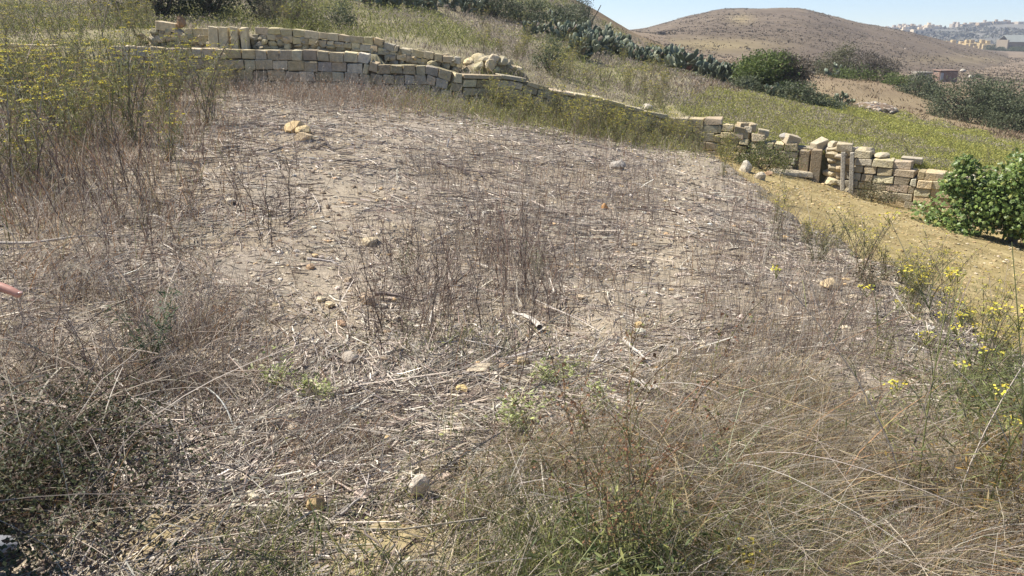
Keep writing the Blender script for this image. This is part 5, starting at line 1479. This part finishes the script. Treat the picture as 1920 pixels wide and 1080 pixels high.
bush(1862, 185, 4.5, 2.4, "dark bush behind the pair, with cactus on its top edge", DG, [3, 3, 2, 1], .17, 4000, yfix=68)
bush(1905, 248, 4.8, 3.3, "dark green bush at the right edge beside the big one", DG, [3, 3, 2, 1.3], .15, 11000, yfix=56)
bush(1960, 230, 4.0, 3.6, "tall dark bush cut by the right edge behind the others", DG, [3, 3, 2, 1.3], .16, 5000, yfix=62)
bush(1835, 132, 2.6, .9, "tiny dark shrub alone on the dry valley floor", DG, [3, 2, 2, 1], .25, 500, yfix=160)
bush(1492, 185, 3.2, 1.1, "low olive bush at the lower right of the carob tree", DG, [3, 3, 1, 1], .13, 2600, yfix=43)
bush(1540, 190, 3.0, .7, "flat green thicket between carob tree and stone heap", DG, [3, 3, 1, 1], .13, 1800, yfix=43)
bush(1028, 148, 1.2, 1.3, "dark green shrub on the slope just above the wall cap slabs", DG, [3, 2, 1, 1], .07, 1500, yfix=27)
bush(640, 50, 1.2, 1.0, "dark green shrub standing behind the upper wall cap", DG, [3, 3, 2, 1], .07, 1500, yfix=28)
bush(540, 38, 2.6, 1.7, "grey brown dry bush behind the upper wall", [(.14, .125, .085), (.11, .10, .06), (.17, .15, .10)], [2, 2, 1], .07, 3000, yfix=28)
bush(575, 48, 1.5, .9, "yellow green bush at the corner behind the upper wall", [(.22, .22, .07), (.16, .17, .06)], [1, 1], .07, 1500, yfix=25.5)
bush(495, 14, 3.0, 2.6, "dark leafy tree above the upright slabs, cut by the top edge", DG, [3, 2, 3, 1], .1, 5500, name="dark_tree", cat="tree", yfix=30)
bush(395, 16, 3.4, 2.6, "dark green tree behind the block end of the upper wall", DG, [3, 2, 3, 1], .1, 6500, name="dark_tree", cat="tree", yfix=28.5)
bush(310, 26, 3.2, 2.4, "darkest tree behind the fennel at the top left", [(.035, .042, .022), (.05, .06, .03), (.07, .08, .04)], [3, 3, 1], .1, 6500, name="dark_tree", cat="tree", yfix=27.5)
bush(230, 6, 2.8, 1.6, "dry grey shrub at the top left edge of the picture", [(.18, .15, .11), (.13, .11, .08)], [1, 1], .06, 2500, yfix=30)
bush(925, 26, 3.4, 2.0, "dark bush at the top edge right of the cactus clumps", DG, [3, 2, 3, 1], .12, 4000, yfix=45)
bush(980, 30, 3.0, 1.5, "grey green bush on the ridge right of the dark bush", DG, [2, 3, 1, 2], .12, 2500, yfix=46)
bush(1100, 44, 3.0, 3.4, "feathery grey green tree on the ridge against the sky", [(.12, .13, .085), (.09, .10, .06), (.16, .165, .11)], [2, 2, 1], .1, 2600, name="feathery_tree", cat="tree", yfix=58, up=.62, lumps=9)
bush(1060, 45, 4.0, 1.7, "dull green scrub bush on the ridge left of the feathery tree", DG, [2, 2, 1, 1], .12, 3000, yfix=55)
bush(1432, 312, 1.7, .8, "caper bush with yellow green leaves at the foot of the ruined wall", [(.15, .17, .06), (.20, .20, .07), (.08, .085, .04)], [3, 2, 2], .06, 2600, yfix=21.7)
bush(1372, 262, .9, .9, "yellow green creeper hanging on the tumbled wall stub", [(.22, .22, .07), (.17, .17, .06)], [1, 1], .05, 1300, yfix=22.3, trunk=False)
bush(1645, 342, 1.1, .6, "dry brown bush against the downhill block wall", [(.14, .12, .07), (.17, .13, .08), (.12, .13, .06)], [1, 1, 1], .05, 1500, yfix=20.4)

def fig():
    x = xat(1880, 412, 17.6); y = 17.6; z = H1(x, y)
    FS = 1.24
    o = empty("fig_bush", (x, y, z), 0, "large glossy green fig bush spreading at the right edge over the wall", "bush")
    n = 16500
    lob = [(.3, 0, .7, 1.2, 0), (-.4, 0, .5, .95, 0), (1.0, .2, .9, 1.3, 0), (.4, -.3, .35, .9, 0), (-1.1, .0, .15, 1.1, .0), (-.35, .1, .75, .8, .0), (.45, -.1, 1.05, 1.0, .0), (1.1, .1, 1.25, 1.0, 0), (.2, -.3, .4, .95, 0), (1.0, -.4, .55, 1.0, 0), (1.9, 0, 1.2, 1.2, 0), (1.8, -.4, .4, 1.0, 0), (-.95, .1, .85, .45, 0), (-.75, .2, 1.15, .35, 0)]
    w = np.array([1.1, .9, 1.2, .8, .9, .9, 1.1, 1.1, .9, 1, 1.1, .9, .35, .3]); i = rng.choice(len(lob), n, p=w / w.sum()); L = np.array(lob)
    v = rng.normal(size=(n, 3)); v /= np.linalg.norm(v, axis=1, keepdims=True); v[:, 2] = v[:, 2] * .8 + .1
    c = L[i, :3] + v * (L[i, 3] * .62)[:, None] * (.35 + .65 * rng.random((n, 1)))
    c[:, 2] = np.maximum(c[:, 2], .02 + .25 * rng.random(n)); c = c * np.array((FS, FS, FS * 1.18))
    # lobed palmate blades
    out = np.array([(0, 0), (-.42, .18), (-.30, .42), (-.46, .74), (-.16, .70), (0, 1.0), (.16, .70), (.46, .74), (.30, .42), (.42, .18)])
    s = rng.uniform(.055, .125, n)
    d = rng.normal(size=(n, 3)) + v * .9; d[:, 2] -= .5; d /= np.linalg.norm(d, axis=1, keepdims=True)
    nn = np.array((-.2, -.35, 1.)) + rng.normal(0, .55, (n, 3)) + v * .6
    a = np.cross(d, nn); a /= np.linalg.norm(a, axis=1, keepdims=True); nr = np.cross(a, d)
    V = c[:, None] + s[:, None, None] * (a[:, None] * out[None, :, :1] + d[:, None] * (out[None, :, 1:] - .5) + nr[:, None] * (-np.abs(out[None, :, :1]) * .35))
    q = np.array([(0, 1, 2), (0, 2, 4), (2, 3, 4), (0, 4, 5), (0, 5, 6), (0, 6, 8), (6, 7, 8), (0, 8, 9)])
    F = (q[None] + (np.arange(n) * 10)[:, None, None]).reshape(-1, 3)
    mb = MB(); mb.add(V.reshape(-1, 3), F, np.repeat(pick([(.155, .215, .055), (.11, .165, .04), (.21, .27, .07), (.30, .31, .08)], [4, 3, 2, .5], n, .2), 10, 0))
    mb.obj("foliage", M_FIG, o)
    t = MB(); k = 12; a = rng.uniform(0, 6.28, k)
    p = arcs(np.concatenate([rng.normal(.3, .12, (k, 1)), rng.normal(0, .12, (k, 1)), np.full((k, 1), -.2)], 1), rng.uniform(.8, 1.6, k), np.stack([np.cos(a) * 1.3 + .2, np.sin(a) * .6], -1), .15, 7, wob=.02)
    t.tubes(p, np.linspace(1, .3, 7)[None] * .03, (.26, .235, .2), sides=6); t.obj("branches", M_BARK, o)
fig()

# ---- prickly pears
def cactus_mesh(npad, w, h, seed):
    mb = MB(); u = np.linspace(0, 2 * np.pi, 9)[:-1]; vv = np.linspace(0, np.pi, 6)
    pads = []
    base = [(rng.uniform(-w / 2, w / 2) * .4, rng.uniform(-w / 3, w / 3) * .4, -.05) for _ in range(max(3, npad // 6))]
    fr = [(np.array(b), np.array((rng.normal(0, .55), rng.normal(0, .45), 1.0))) for b in base]
    while len(pads) < npad and fr:
        b, d = fr.pop(0); d = d / np.linalg.norm(d); s = rng.uniform(.26, .42)
        pads.append((b, d, s)); tip = b + d * s * .92
        if tip[2] < h * rng.uniform(.75, 1.15):
            for _ in range(rng.integers(1, 4)):
                fr.append((b + d * s * rng.uniform(.7, .95), d + rng.normal(0, .55, 3) + (0, 0, .25)))
    for b, d, s in pads:
        f = rng.normal(size=3); a = np.cross(d, f); a /= np.linalg.norm(a); n = np.cross(a, d)
        V = []
        for t in vv:
            k = (1 - math.cos(t)) / 2; wd = math.sin(t) * (.6 + .4 * k)
            for q in u: V.append(b + d * s * k + a * s * .34 * wd * math.cos(q) + n * s * .07 * wd * math.sin(q))
        F = []
        for i in range(5):
            for j in range(8): F.append((i * 8 + j, i * 8 + (j + 1) % 8, (i + 1) * 8 + (j + 1) % 8, (i + 1) * 8 + j))
        mb.add(V, F, pick([(.10, .12, .075), (.135, .155, .105), (.085, .10, .06), (.19, .20, .12), (.17, .13, .09)], [3, 3, 2, 1, .5], 1)[0])
    return mb
CP_ = [cactus_mesh(46, 1.6, 1.3, 0), cactus_mesh(60, 2.0, 1.6, 1), cactus_mesh(34, 1.2, 1.0, 2), cactus_mesh(70, 2.4, 1.5, 3), cactus_mesh(24, .8, 1.3, 4)]
CPO = [c.obj("prickly_pear", M_PAD, smooth=True) for c in CP_]
cu = set()
def cactus(px, py, yf, sc, label, group, k):
    pr = CPO[k]
    if pr.name in cu: o = pr.copy(); COL.objects.link(o)
    else: o = pr; cu.add(pr.name)
    x = xat(px, py, yf); o.location = (x, yf, H1(x, yf)); o.scale = (sc * 1.2, sc * 1.2, sc * 1.3); o.rotation_euler = (0, 0, rng.uniform(0, 6.28))
    tag(o, label, "cactus", group)
c1 = "prickly pear in the dark row running down the slope to the carob tree"; g1 = "prickly pear hedge on the slope"
for px, py, y, s, k in [(1060,72,42,.9,0),(1082,76,42,.85,2),(1100,60,50,1.0,3),(1120,80,44,1.0,1),(1140,70,50,1.1,3),(1155,85,46,1.0,1),(1178,78,50,1.0,3),(1190,92,46,1.0,0),(1200,100,45,.9,2),(1090,100,36,.9,2),(1110,92,40,.9,0),(1170,95,48,1.0,1),(1130,58,54,1.1,3),(1165,62,54,1.1,1),(1150,52,55,1.0,4)]:
    cactus(px, py, y, s * 1.15, c1, g1, k); cactus(px + rng.uniform(-14, 14), py, y + rng.uniform(-1.5, 1.5), s, c1, g1, rng.integers(5)); cactus(px + rng.uniform(-14, 14), py, y + rng.uniform(-1.5, 1.5), s, c1, g1, rng.integers(5))
c2 = "prickly pear in the pale clump between the carob tree and the hedge end"; g2 = "prickly pears beside the carob tree"
for px, py, y, s, k in [(1235,110,52,1.0,1),(1255,112,52,1.0,3),(1278,112,52,1.1,1),(1300,118,50,1.0,3),(1318,120,52,1.0,1),(1245,122,46,.9,0),(1262,128,45,.9,2),(1340,122,54,1.0,3),(1362,126,54,1.0,1),(1378,122,56,1.0,0),(1345,138,48,.9,2),(1220,104,53,.9,0)]:
    cactus(px, py, y, s * 1.5, c2, g2, k); cactus(px + rng.uniform(-12, 12), py, y + rng.uniform(-1, 1), s * 1.35, c2, g2, rng.integers(5)); cactus(px + rng.uniform(-12, 12), py, y + rng.uniform(-1, 1), s * 1.35, c2, g2, rng.integers(5))
c3 = "prickly pear clump on the upper slope above the wall"; g3 = "prickly pears at the top of the slope"
for px, py, y, s, k in [(690,22,38,.9,1),(715,25,38,.9,0),(735,28,38,.9,3),(780,28,40,1.0,1),(800,30,40,1.0,3),(765,34,38,.8,2),(850,28,43,.9,0),(870,26,43,.9,1),(895,24,44,.9,3),(1052,20,56,.9,3),(1075,16,57,.9,1),(1035,24,54,.8,0),(1005,70,42,.7,2),(985,80,40,.7,0)]:
    cactus(px, py, y, s, c3, g3, k)
for px, py, y, s, k, l in [(1462,160,44,.8,2,"prickly pear growing out of the dark right foot of the carob tree"),(1410,160,44,.7,2,"prickly pear at the left foot of the carob tree"),(1484,166,45,.7,4,"small prickly pear right of the carob tree foot"),
    (1566,144,84,1.3,4,"dark prickly pear in front of the half dry bushes"),(1570,178,50,.75,2,"pale prickly pear left of the stone heap on the brown slope"),(1590,184,50,.5,2,"low prickly pear touching the stone heap"),(1835,165,70,1.2,0,"prickly pear showing over the big dark bushes"),(1435,172,43,.6,0,"low prickly pear below the middle of the carob tree")]:
    cactus(px, py, y, s, l, None, k)
cactus(1156, 40, 56, 1.0, "lone tall prickly pear standing up against the sky on the ridge", None, 4)

# stone heap on the brown slope and stones by the valley track
def stone_heap():
    y = 50; x = xat(1635, 185, y); z = H1(x, y)
    o = MB(); rock(o, (0, 0, .05), (3.0, 2.2, .9), (.22, .16, .11), cuts=3, rz=0)
    b = o.obj("earth_mound", M_ROCK); b.location = (x, y, z); tag(b, "brown earth mound under the heap of stones on the slope", "mound")
    for k in range(70):
        dx, dy = rng.uniform(-1.5, 1.5), rng.uniform(-1.3, .6); s = rng.uniform(.15, .34)
        if (dx / 1.6) ** 2 + (dy / 1.4) ** 2 > 1: continue
        mb = MB(); rock(mb, (0, 0, 0), (s * 1.3, s, s * .7), pick([(.42, .35, .25), (.34, .30, .25), (.27, .21, .16)], [2, 2, 1], 1)[0], lo=True, cuts=5)
        q = mb.obj("stone", M_STONE); q.location = (x + dx, y + dy, z + .5 * (1 - (dx / 1.7) ** 2 - (dy / 1.5) ** 2) + .02); tag(q, "stone in the heap on the brown slope beyond the herb field", "stone", "stones heaped on the brown slope")
stone_heap()
for px, py in [(1492,125),(1500,122),(1510,126),(1518,123),(1525,125),(1477,122)]:
    y = 92; x = xat(px, py, y); mb = MB(); s = rng.uniform(.5, .8)
    rock(mb, (0, 0, 0), (s * 1.4, s, s * .8), (.33, .29, .24), cuts=7); q = mb.obj("stone", M_STONE); q.location = (x, y, H1(x, y) + .15); tag(q, "grey boulder in the short row left of the half dry bushes", "stone", "boulder row in the valley")
for px, py, y, s, l in [(1808,112,190,1.2,"pale boulder lying alone on the lower hill slope"),(1820,135,160,1.0,"small white stone on the valley floor"),(1213,208,24.2,.3,"pale stone on the slope behind the wall end")]:
    x = xat(px, py, y); mb = MB(); rock(mb, (0, 0, 0), (s * 1.3, s, s * .8), (.45, .40, .32), cuts=7); q = mb.obj("stone", M_STONE); q.location = (x, y, max(H1(x, y), float(hill_z(np.array([x]), np.array([y]))[0]) if y > 126 else -99) + s * .2); tag(q, l, "stone")

for px, w, h in ((1858, 9, 3.4), (1878, 7, 2.6), (1905, 10, 3.0), (1930, 9, 3.6)):
    bush(px, 90, w, h, "dark scrub in front of the grey roofed shed on the far right", DG, [3, 3, 2, 1], .6, 900, name="far_bush", group="scrub before the far shed", yfix=470, trunk=False)
# ------------------------------------------------------------------ the person at the left edge
def flat_mat(name, col, rough=.8, spec=.2, bump=0.0, scale=60):
    m, nt, b = nodes_mat(name)
    b.inputs["Base Color"].default_value = (*col, 1); b.inputs["Roughness"].default_value = rough; b.inputs["Specular IOR Level"].default_value = spec
    tc = nt.nodes.new("ShaderNodeTexCoord"); nz = nt.nodes.new("ShaderNodeTexNoise"); nz.inputs["Scale"].default_value = scale
    nt.links.new(tc.outputs["Object"], nz.inputs["Vector"])
    mr = nt.nodes.new("ShaderNodeMixRGB"); mr.blend_type = 'MULTIPLY'; mr.inputs[0].default_value = .25; mr.inputs[1].default_value = (*col, 1)
    nt.links.new(nz.outputs["Fac"], mr.inputs[2]); nt.links.new(mr.outputs[0], b.inputs["Base Color"])
    if bump:
        bp = nt.nodes.new("ShaderNodeBump"); bp.inputs["Strength"].default_value = bump; bp.inputs["Distance"].default_value = .004
        nt.links.new(nz.outputs["Fac"], bp.inputs["Height"]); nt.links.new(bp.outputs[0], b.inputs["Normal"])
    return m
M_SKIN = flat_mat("skin", (.52, .27, .20), .5, .35, .1, 90)
M_SHIRT = flat_mat("blue_shirt", (.10, .15, .24), .85, .1, .3, 120)
M_TROUS = flat_mat("grey_trousers", (.22, .21, .20), .85, .1, .3, 120)
M_SHOE = flat_mat("grey_shoe_fabric", (.33, .33, .34), .7, .25, .3, 150)
M_SOLE = flat_mat("shoe_sole", (.06, .06, .055), .8, .2)
M_HAIR = flat_mat("dark_hair", (.035, .025, .02), .6, .3, .5, 150)
M_EYE = flat_mat("eye_white", (.5, .47, .44), .3, .5)

def skinned(name, chains, mat, parent, sub=2):
    """chains: dict id->(pos, radius), list of edges, root first"""
    verts, edges = chains
    ids = list(verts); ix = {k: i for i, k in enumerate(ids)}
    me = bpy.data.meshes.new(name)
    me.from_pydata([verts[k][0] for k in ids], [(ix[a], ix[b]) for a, b in edges], [])
    o = bpy.data.objects.new(name, me); COL.objects.link(o)
    o.modifiers.new("skin", 'SKIN')
    layer = me.skin_vertices[0] if len(me.skin_vertices) else None
    if layer is None:
        bm = bmesh.new(); bm.from_mesh(me); bm.verts.layers.skin.verify(); bm.to_mesh(me); bm.free(); layer = me.skin_vertices[0]
    for i, k in enumerate(ids):
        r = verts[k][1]; r = (r, r) if np.isscalar(r) else r
        layer.data[i].radius = r; layer.data[i].use_root = (i == 0)
    s = o.modifiers.new("subdivision", 'SUBSURF'); s.levels = sub; s.render_levels = sub
    dg = bpy.context.evaluated_depsgraph_get(); dg.update()
    m2 = bpy.data.meshes.new_from_object(o.evaluated_get(dg)); m2.name = name
    o.modifiers.clear(); o.data = m2
    m2.materials.clear(); m2.materials.append(mat)
    m2.polygons.foreach_set("use_smooth", np.ones(len(m2.polygons), dtype=bool))
    o.parent = parent
    return o

def person():
    bx, by = -1.79, 1.90; bz = H1(bx, by)
    root = empty("person", (bx, by, bz), 0, "person in grey trousers and grey shoes at the left edge, pointing with a bare hand", "person")
    L = lambda x, y, z: Vector((x, y, z))
    tip = Vector(P(19, 545, 1.56)) - root.location
    sh = L(.13, -.19, 1.43)
    d = (tip - sh); wr = tip + L(-.185, .03, .006); el = (sh + wr) * .5 + L(-.06, -.05, -.10)
    f = (tip - wr).normalized(); side = f.cross(L(0, 0, 1)).normalized(); up = side.cross(f)
    V = {"pelvis": (L(0, 0, .98), (.11, .085)), "belly": (L(.03, 0, 1.12), (.11, .08)), "chest": (L(.07, 0, 1.32), (.12, .085)), "neck0": (L(.10, 0, 1.46), (.075, .07)),
         "neck": (L(.125, 0, 1.53), (.055, .055)), "jaw": (L(.165, 0, 1.60), (.065, .075)), "face": (L(.165, 0, 1.67), (.078, .092)), "crown": (L(.15, 0, 1.75), (.07, .085)),
         "nose": (L(.275, 0, 1.655), .012), "nose0": (L(.25, 0, 1.675), .012),
         "shL": (L(.08, .19, 1.42), .045), "elL": (L(.04, .25, 1.14), .042), "wrL": (L(.14, .24, .90), .028), "paL": (L(.17, .235, .83), (.018, .036)),
         "shR": (sh, .045), "elR": (el, .043), "wrR": (wr, .027), "paR": (wr + f * .075, (.034, .017)),
         "hipL": (L(.0, .09, .88), .075), "knL": (L(.03, .12, .51), .045), "anL": (L(-.01, .12, .10), .035), "ftL": (L(.1, .13, .045), .035),
         "hipR": (L(.0, -.09, .88), .075), "knR": (L(.04, -.12, .51), .045), "anR": (L(.0, -.13, .10), .035), "ftR": (L(.11, -.14, .045), .035)}
    E = [("pelvis", "belly"), ("belly", "chest"), ("chest", "neck0"), ("neck0", "neck"), ("neck", "jaw"), ("jaw", "face"), ("face", "crown"), ("face", "nose0"), ("nose0", "nose"),
         ("chest", "shL"), ("shL", "elL"), ("elL", "wrL"), ("wrL", "paL"), ("chest", "shR"), ("shR", "elR"), ("elR", "wrR"), ("wrR", "paR"),
         ("pelvis", "hipL"), ("hipL", "knL"), ("knL", "anL"), ("anL", "ftL"), ("pelvis", "hipR"), ("hipR", "knR"), ("knR", "anR"), ("anR", "ftR")]
    def hand(tag_, base, f, side, up, lens, curls):
        for i, (ln, cu) in enumerate(zip(lens, curls)):
            off = side * (.030 - .020 * i)
            p = base + off; a = 0.0; prev = None
            names = [f"{tag_}{i}{k}" for k in range(4)]
            pos = [p]
            for k, seg in enumerate((.45, .32, .23)):
                a += cu * (.7, 1.1, .9)[k]
                p = p + (f * math.cos(a) - up * math.sin(a)) * ln * seg; pos.append(p)
            for k in range(4): V[names[k]] = (pos[k], (.0108, .0104, .0096, .0080)[k])
            E.append(("pa" + tag_, names[0]))
            for k in range(3): E.append((names[k], names[k + 1]))
        t = [base - f * .05 + side * .035 - up * .012, base - f * .02 + side * .052 - up * .028, base + f * .005 + side * .05 - up * .042]
        for k in range(3): V[f"{tag_}t{k}"] = (t[k], (.013, .0105, .008)[k])
        E.extend([("pa" + tag_, f"{tag_}t0"), (f"{tag_}t0", f"{tag_}t1"), (f"{tag_}t1", f"{tag_}t2")])
    rb = wr + f * .095
    hand("R", rb, f, side * -1, up, ((tip - rb).length, .085, .08, .065), (.16, 1.0, 1.15, 1.2))
    fl = L(.3, -.05, -.95).normalized(); sl = L(.95, 0, .3).normalized()
    hand("L", L(.185, .232, .795), fl, sl, L(0, 1, 0), (.075, .082, .077, .06), (.25, .3, .35, .4))
    body = skinned("body", (V, E), M_SKIN, root)
    nb = MB(); nb.add(ICV * np.array((.0072, .0052, .0022)) + np.array(V["R03"][0] + up * .0072 - f * .002), ICF, (.5, .5, .5)); nb.obj("fingernail", flat_mat("fingernail", (.62, .40, .33), .35, .4), root, True)
    sk = {"b": (L(.03, 0, 1.14), (.165, .125)), "a": (L(.005, 0, .96), (.172, .135)), "c": (L(.07, 0, 1.32), (.20, .155)), "d": (L(.10, 0, 1.46), (.10, .085)),
          "l": (L(.08, .195, 1.42), .075), "l1": (L(.06, .235, 1.27), .068), "r": (sh, .075), "r1": (sh * .55 + el * .45, .066)}
    skinned("shirt", (sk, [("a", "b"), ("b", "c"), ("c", "d"), ("c", "l"), ("l", "l1"), ("c", "r"), ("r", "r1")]), M_SHIRT, root)
    sk = {"p": (L(0, 0, .94), (.15, .12)), "a": (L(.01, 0, 1.03), (.145, .11)), "l": (L(.005, .085, .82), .10), "l1": (V["knL"][0], .085), "l2": (L(-.01, .12, .12), .075), "r": (L(.005, -.085, .82), .10), "r1": (V["knR"][0], .085), "r2": (L(0, -.13, .12), .075)}
    skinned("trousers", (sk, [("p", "a"), ("p", "l"), ("l", "l1"), ("l1", "l2"), ("p", "r"), ("r", "r1"), ("r1", "r2")]), M_TROUS, root)
    sk = {"a": (L(.14, 0, 1.765), (.088, .098)), "b": (L(.105, 0, 1.69), (.082, .095)), "c": (L(.09, 0, 1.60), (.05, .07))}
    skinned("hair", (sk, [("a", "b"), ("b", "c")]), M_HAIR, root)
    for s in (-1, 1):
        mb = MB(); mb.add(ICV * .010 + np.array((.240, .032 * s, 1.688)), ICF, (.5, .5, .5)); mb.obj("eye", M_EYE, root, True)
        mb = MB(); mb.add(ICV * np.array((.018, .009, .032)) + np.array((.15, .088 * s, 1.665)), ICF, (.5, .5, .5)); mb.obj("ear", M_SKIN, root, True)
    mb = MB(); mb.add(ICV * np.array((.012, .024, .007)) + np.array((.236, 0, 1.612)), ICF, (.5, .5, .5)); mb.obj("mouth", flat_mat("lips", (.40, .16, .13), .5), root, True)
    for s, y0, yaw in ((1, .12, .35), (-1, -.13, -.1)):
        xs = np.array([-.10, -.085, -.04, .02, .08, .135, .175, .198]); w = np.array([.018, .034, .038, .038, .045, .047, .036, .010]); hh = np.array([.05, .085, .10, .10, .075, .055, .044, .02])
        def loft(wk, z0, hk, name, mat, par):
            V_, F_ = [], []
            for i in range(8):
                for k in range(12):
                    t = k / 12 * 2 * math.pi
                    V_.append((xs[i], wk[i] * math.cos(t), z0 + hk[i] * .5 * (1 + math.copysign(abs(math.sin(t)) ** .7, math.sin(t)))))
            for i in range(7):
                for k in range(12): F_.append((i * 12 + k, i * 12 + (k + 1) % 12, (i + 1) * 12 + (k + 1) % 12, (i + 1) * 12 + k))
            m_ = MB(); m_.add(V_, F_, (.5, .5, .5)); m_.add2([V_[k] for k in range(12)], [np.array([[0, k + 1, k] for k in range(1, 11)])], (.5, .5, .5))
            o = m_.obj(name, mat, par, True)
            return o
        up_ = loft(w, .025, hh, "shoe", M_SHOE, root)
        up_.rotation_euler = (0, 0, yaw); up_.location = (.035, y0 + .03 * s, 0)
        loft(w * 1.1, .0, np.full(8, .03), "sole", M_SOLE, up_)
person()

# ------------------------------------------------------------------ thin air between here and the far ridge
def haze():
    x0, x1, y0, y1, z0, z1 = -700, 1500, -300, 1790, -75, 70
    V = [(x, y, z) for x in (x0, x1) for y in (y0, y1) for z in (z0, z1)]
    F = [(0, 1, 3, 2), (4, 6, 7, 5), (0, 4, 5, 1), (2, 3, 7, 6), (0, 2, 6, 4), (1, 5, 7, 3)]
    m = bpy.data.materials.new("summer_haze"); m.use_nodes = True; nt = m.node_tree
    nt.nodes.remove(nt.nodes["Principled BSDF"])
    pv = nt.nodes.new("ShaderNodeVolumePrincipled"); pv.inputs["Color"].default_value = (.86, .91, 1, 1); pv.inputs["Density"].default_value = 0.0004; pv.inputs["Anisotropy"].default_value = 0.3
    nt.links.new(pv.outputs[0], nt.nodes["Material Output"].inputs["Volume"])
    tag(mesh_obj("haze", V, [np.array(F)], m), "thin pale summer haze", "haze", kind="stuff")
haze()
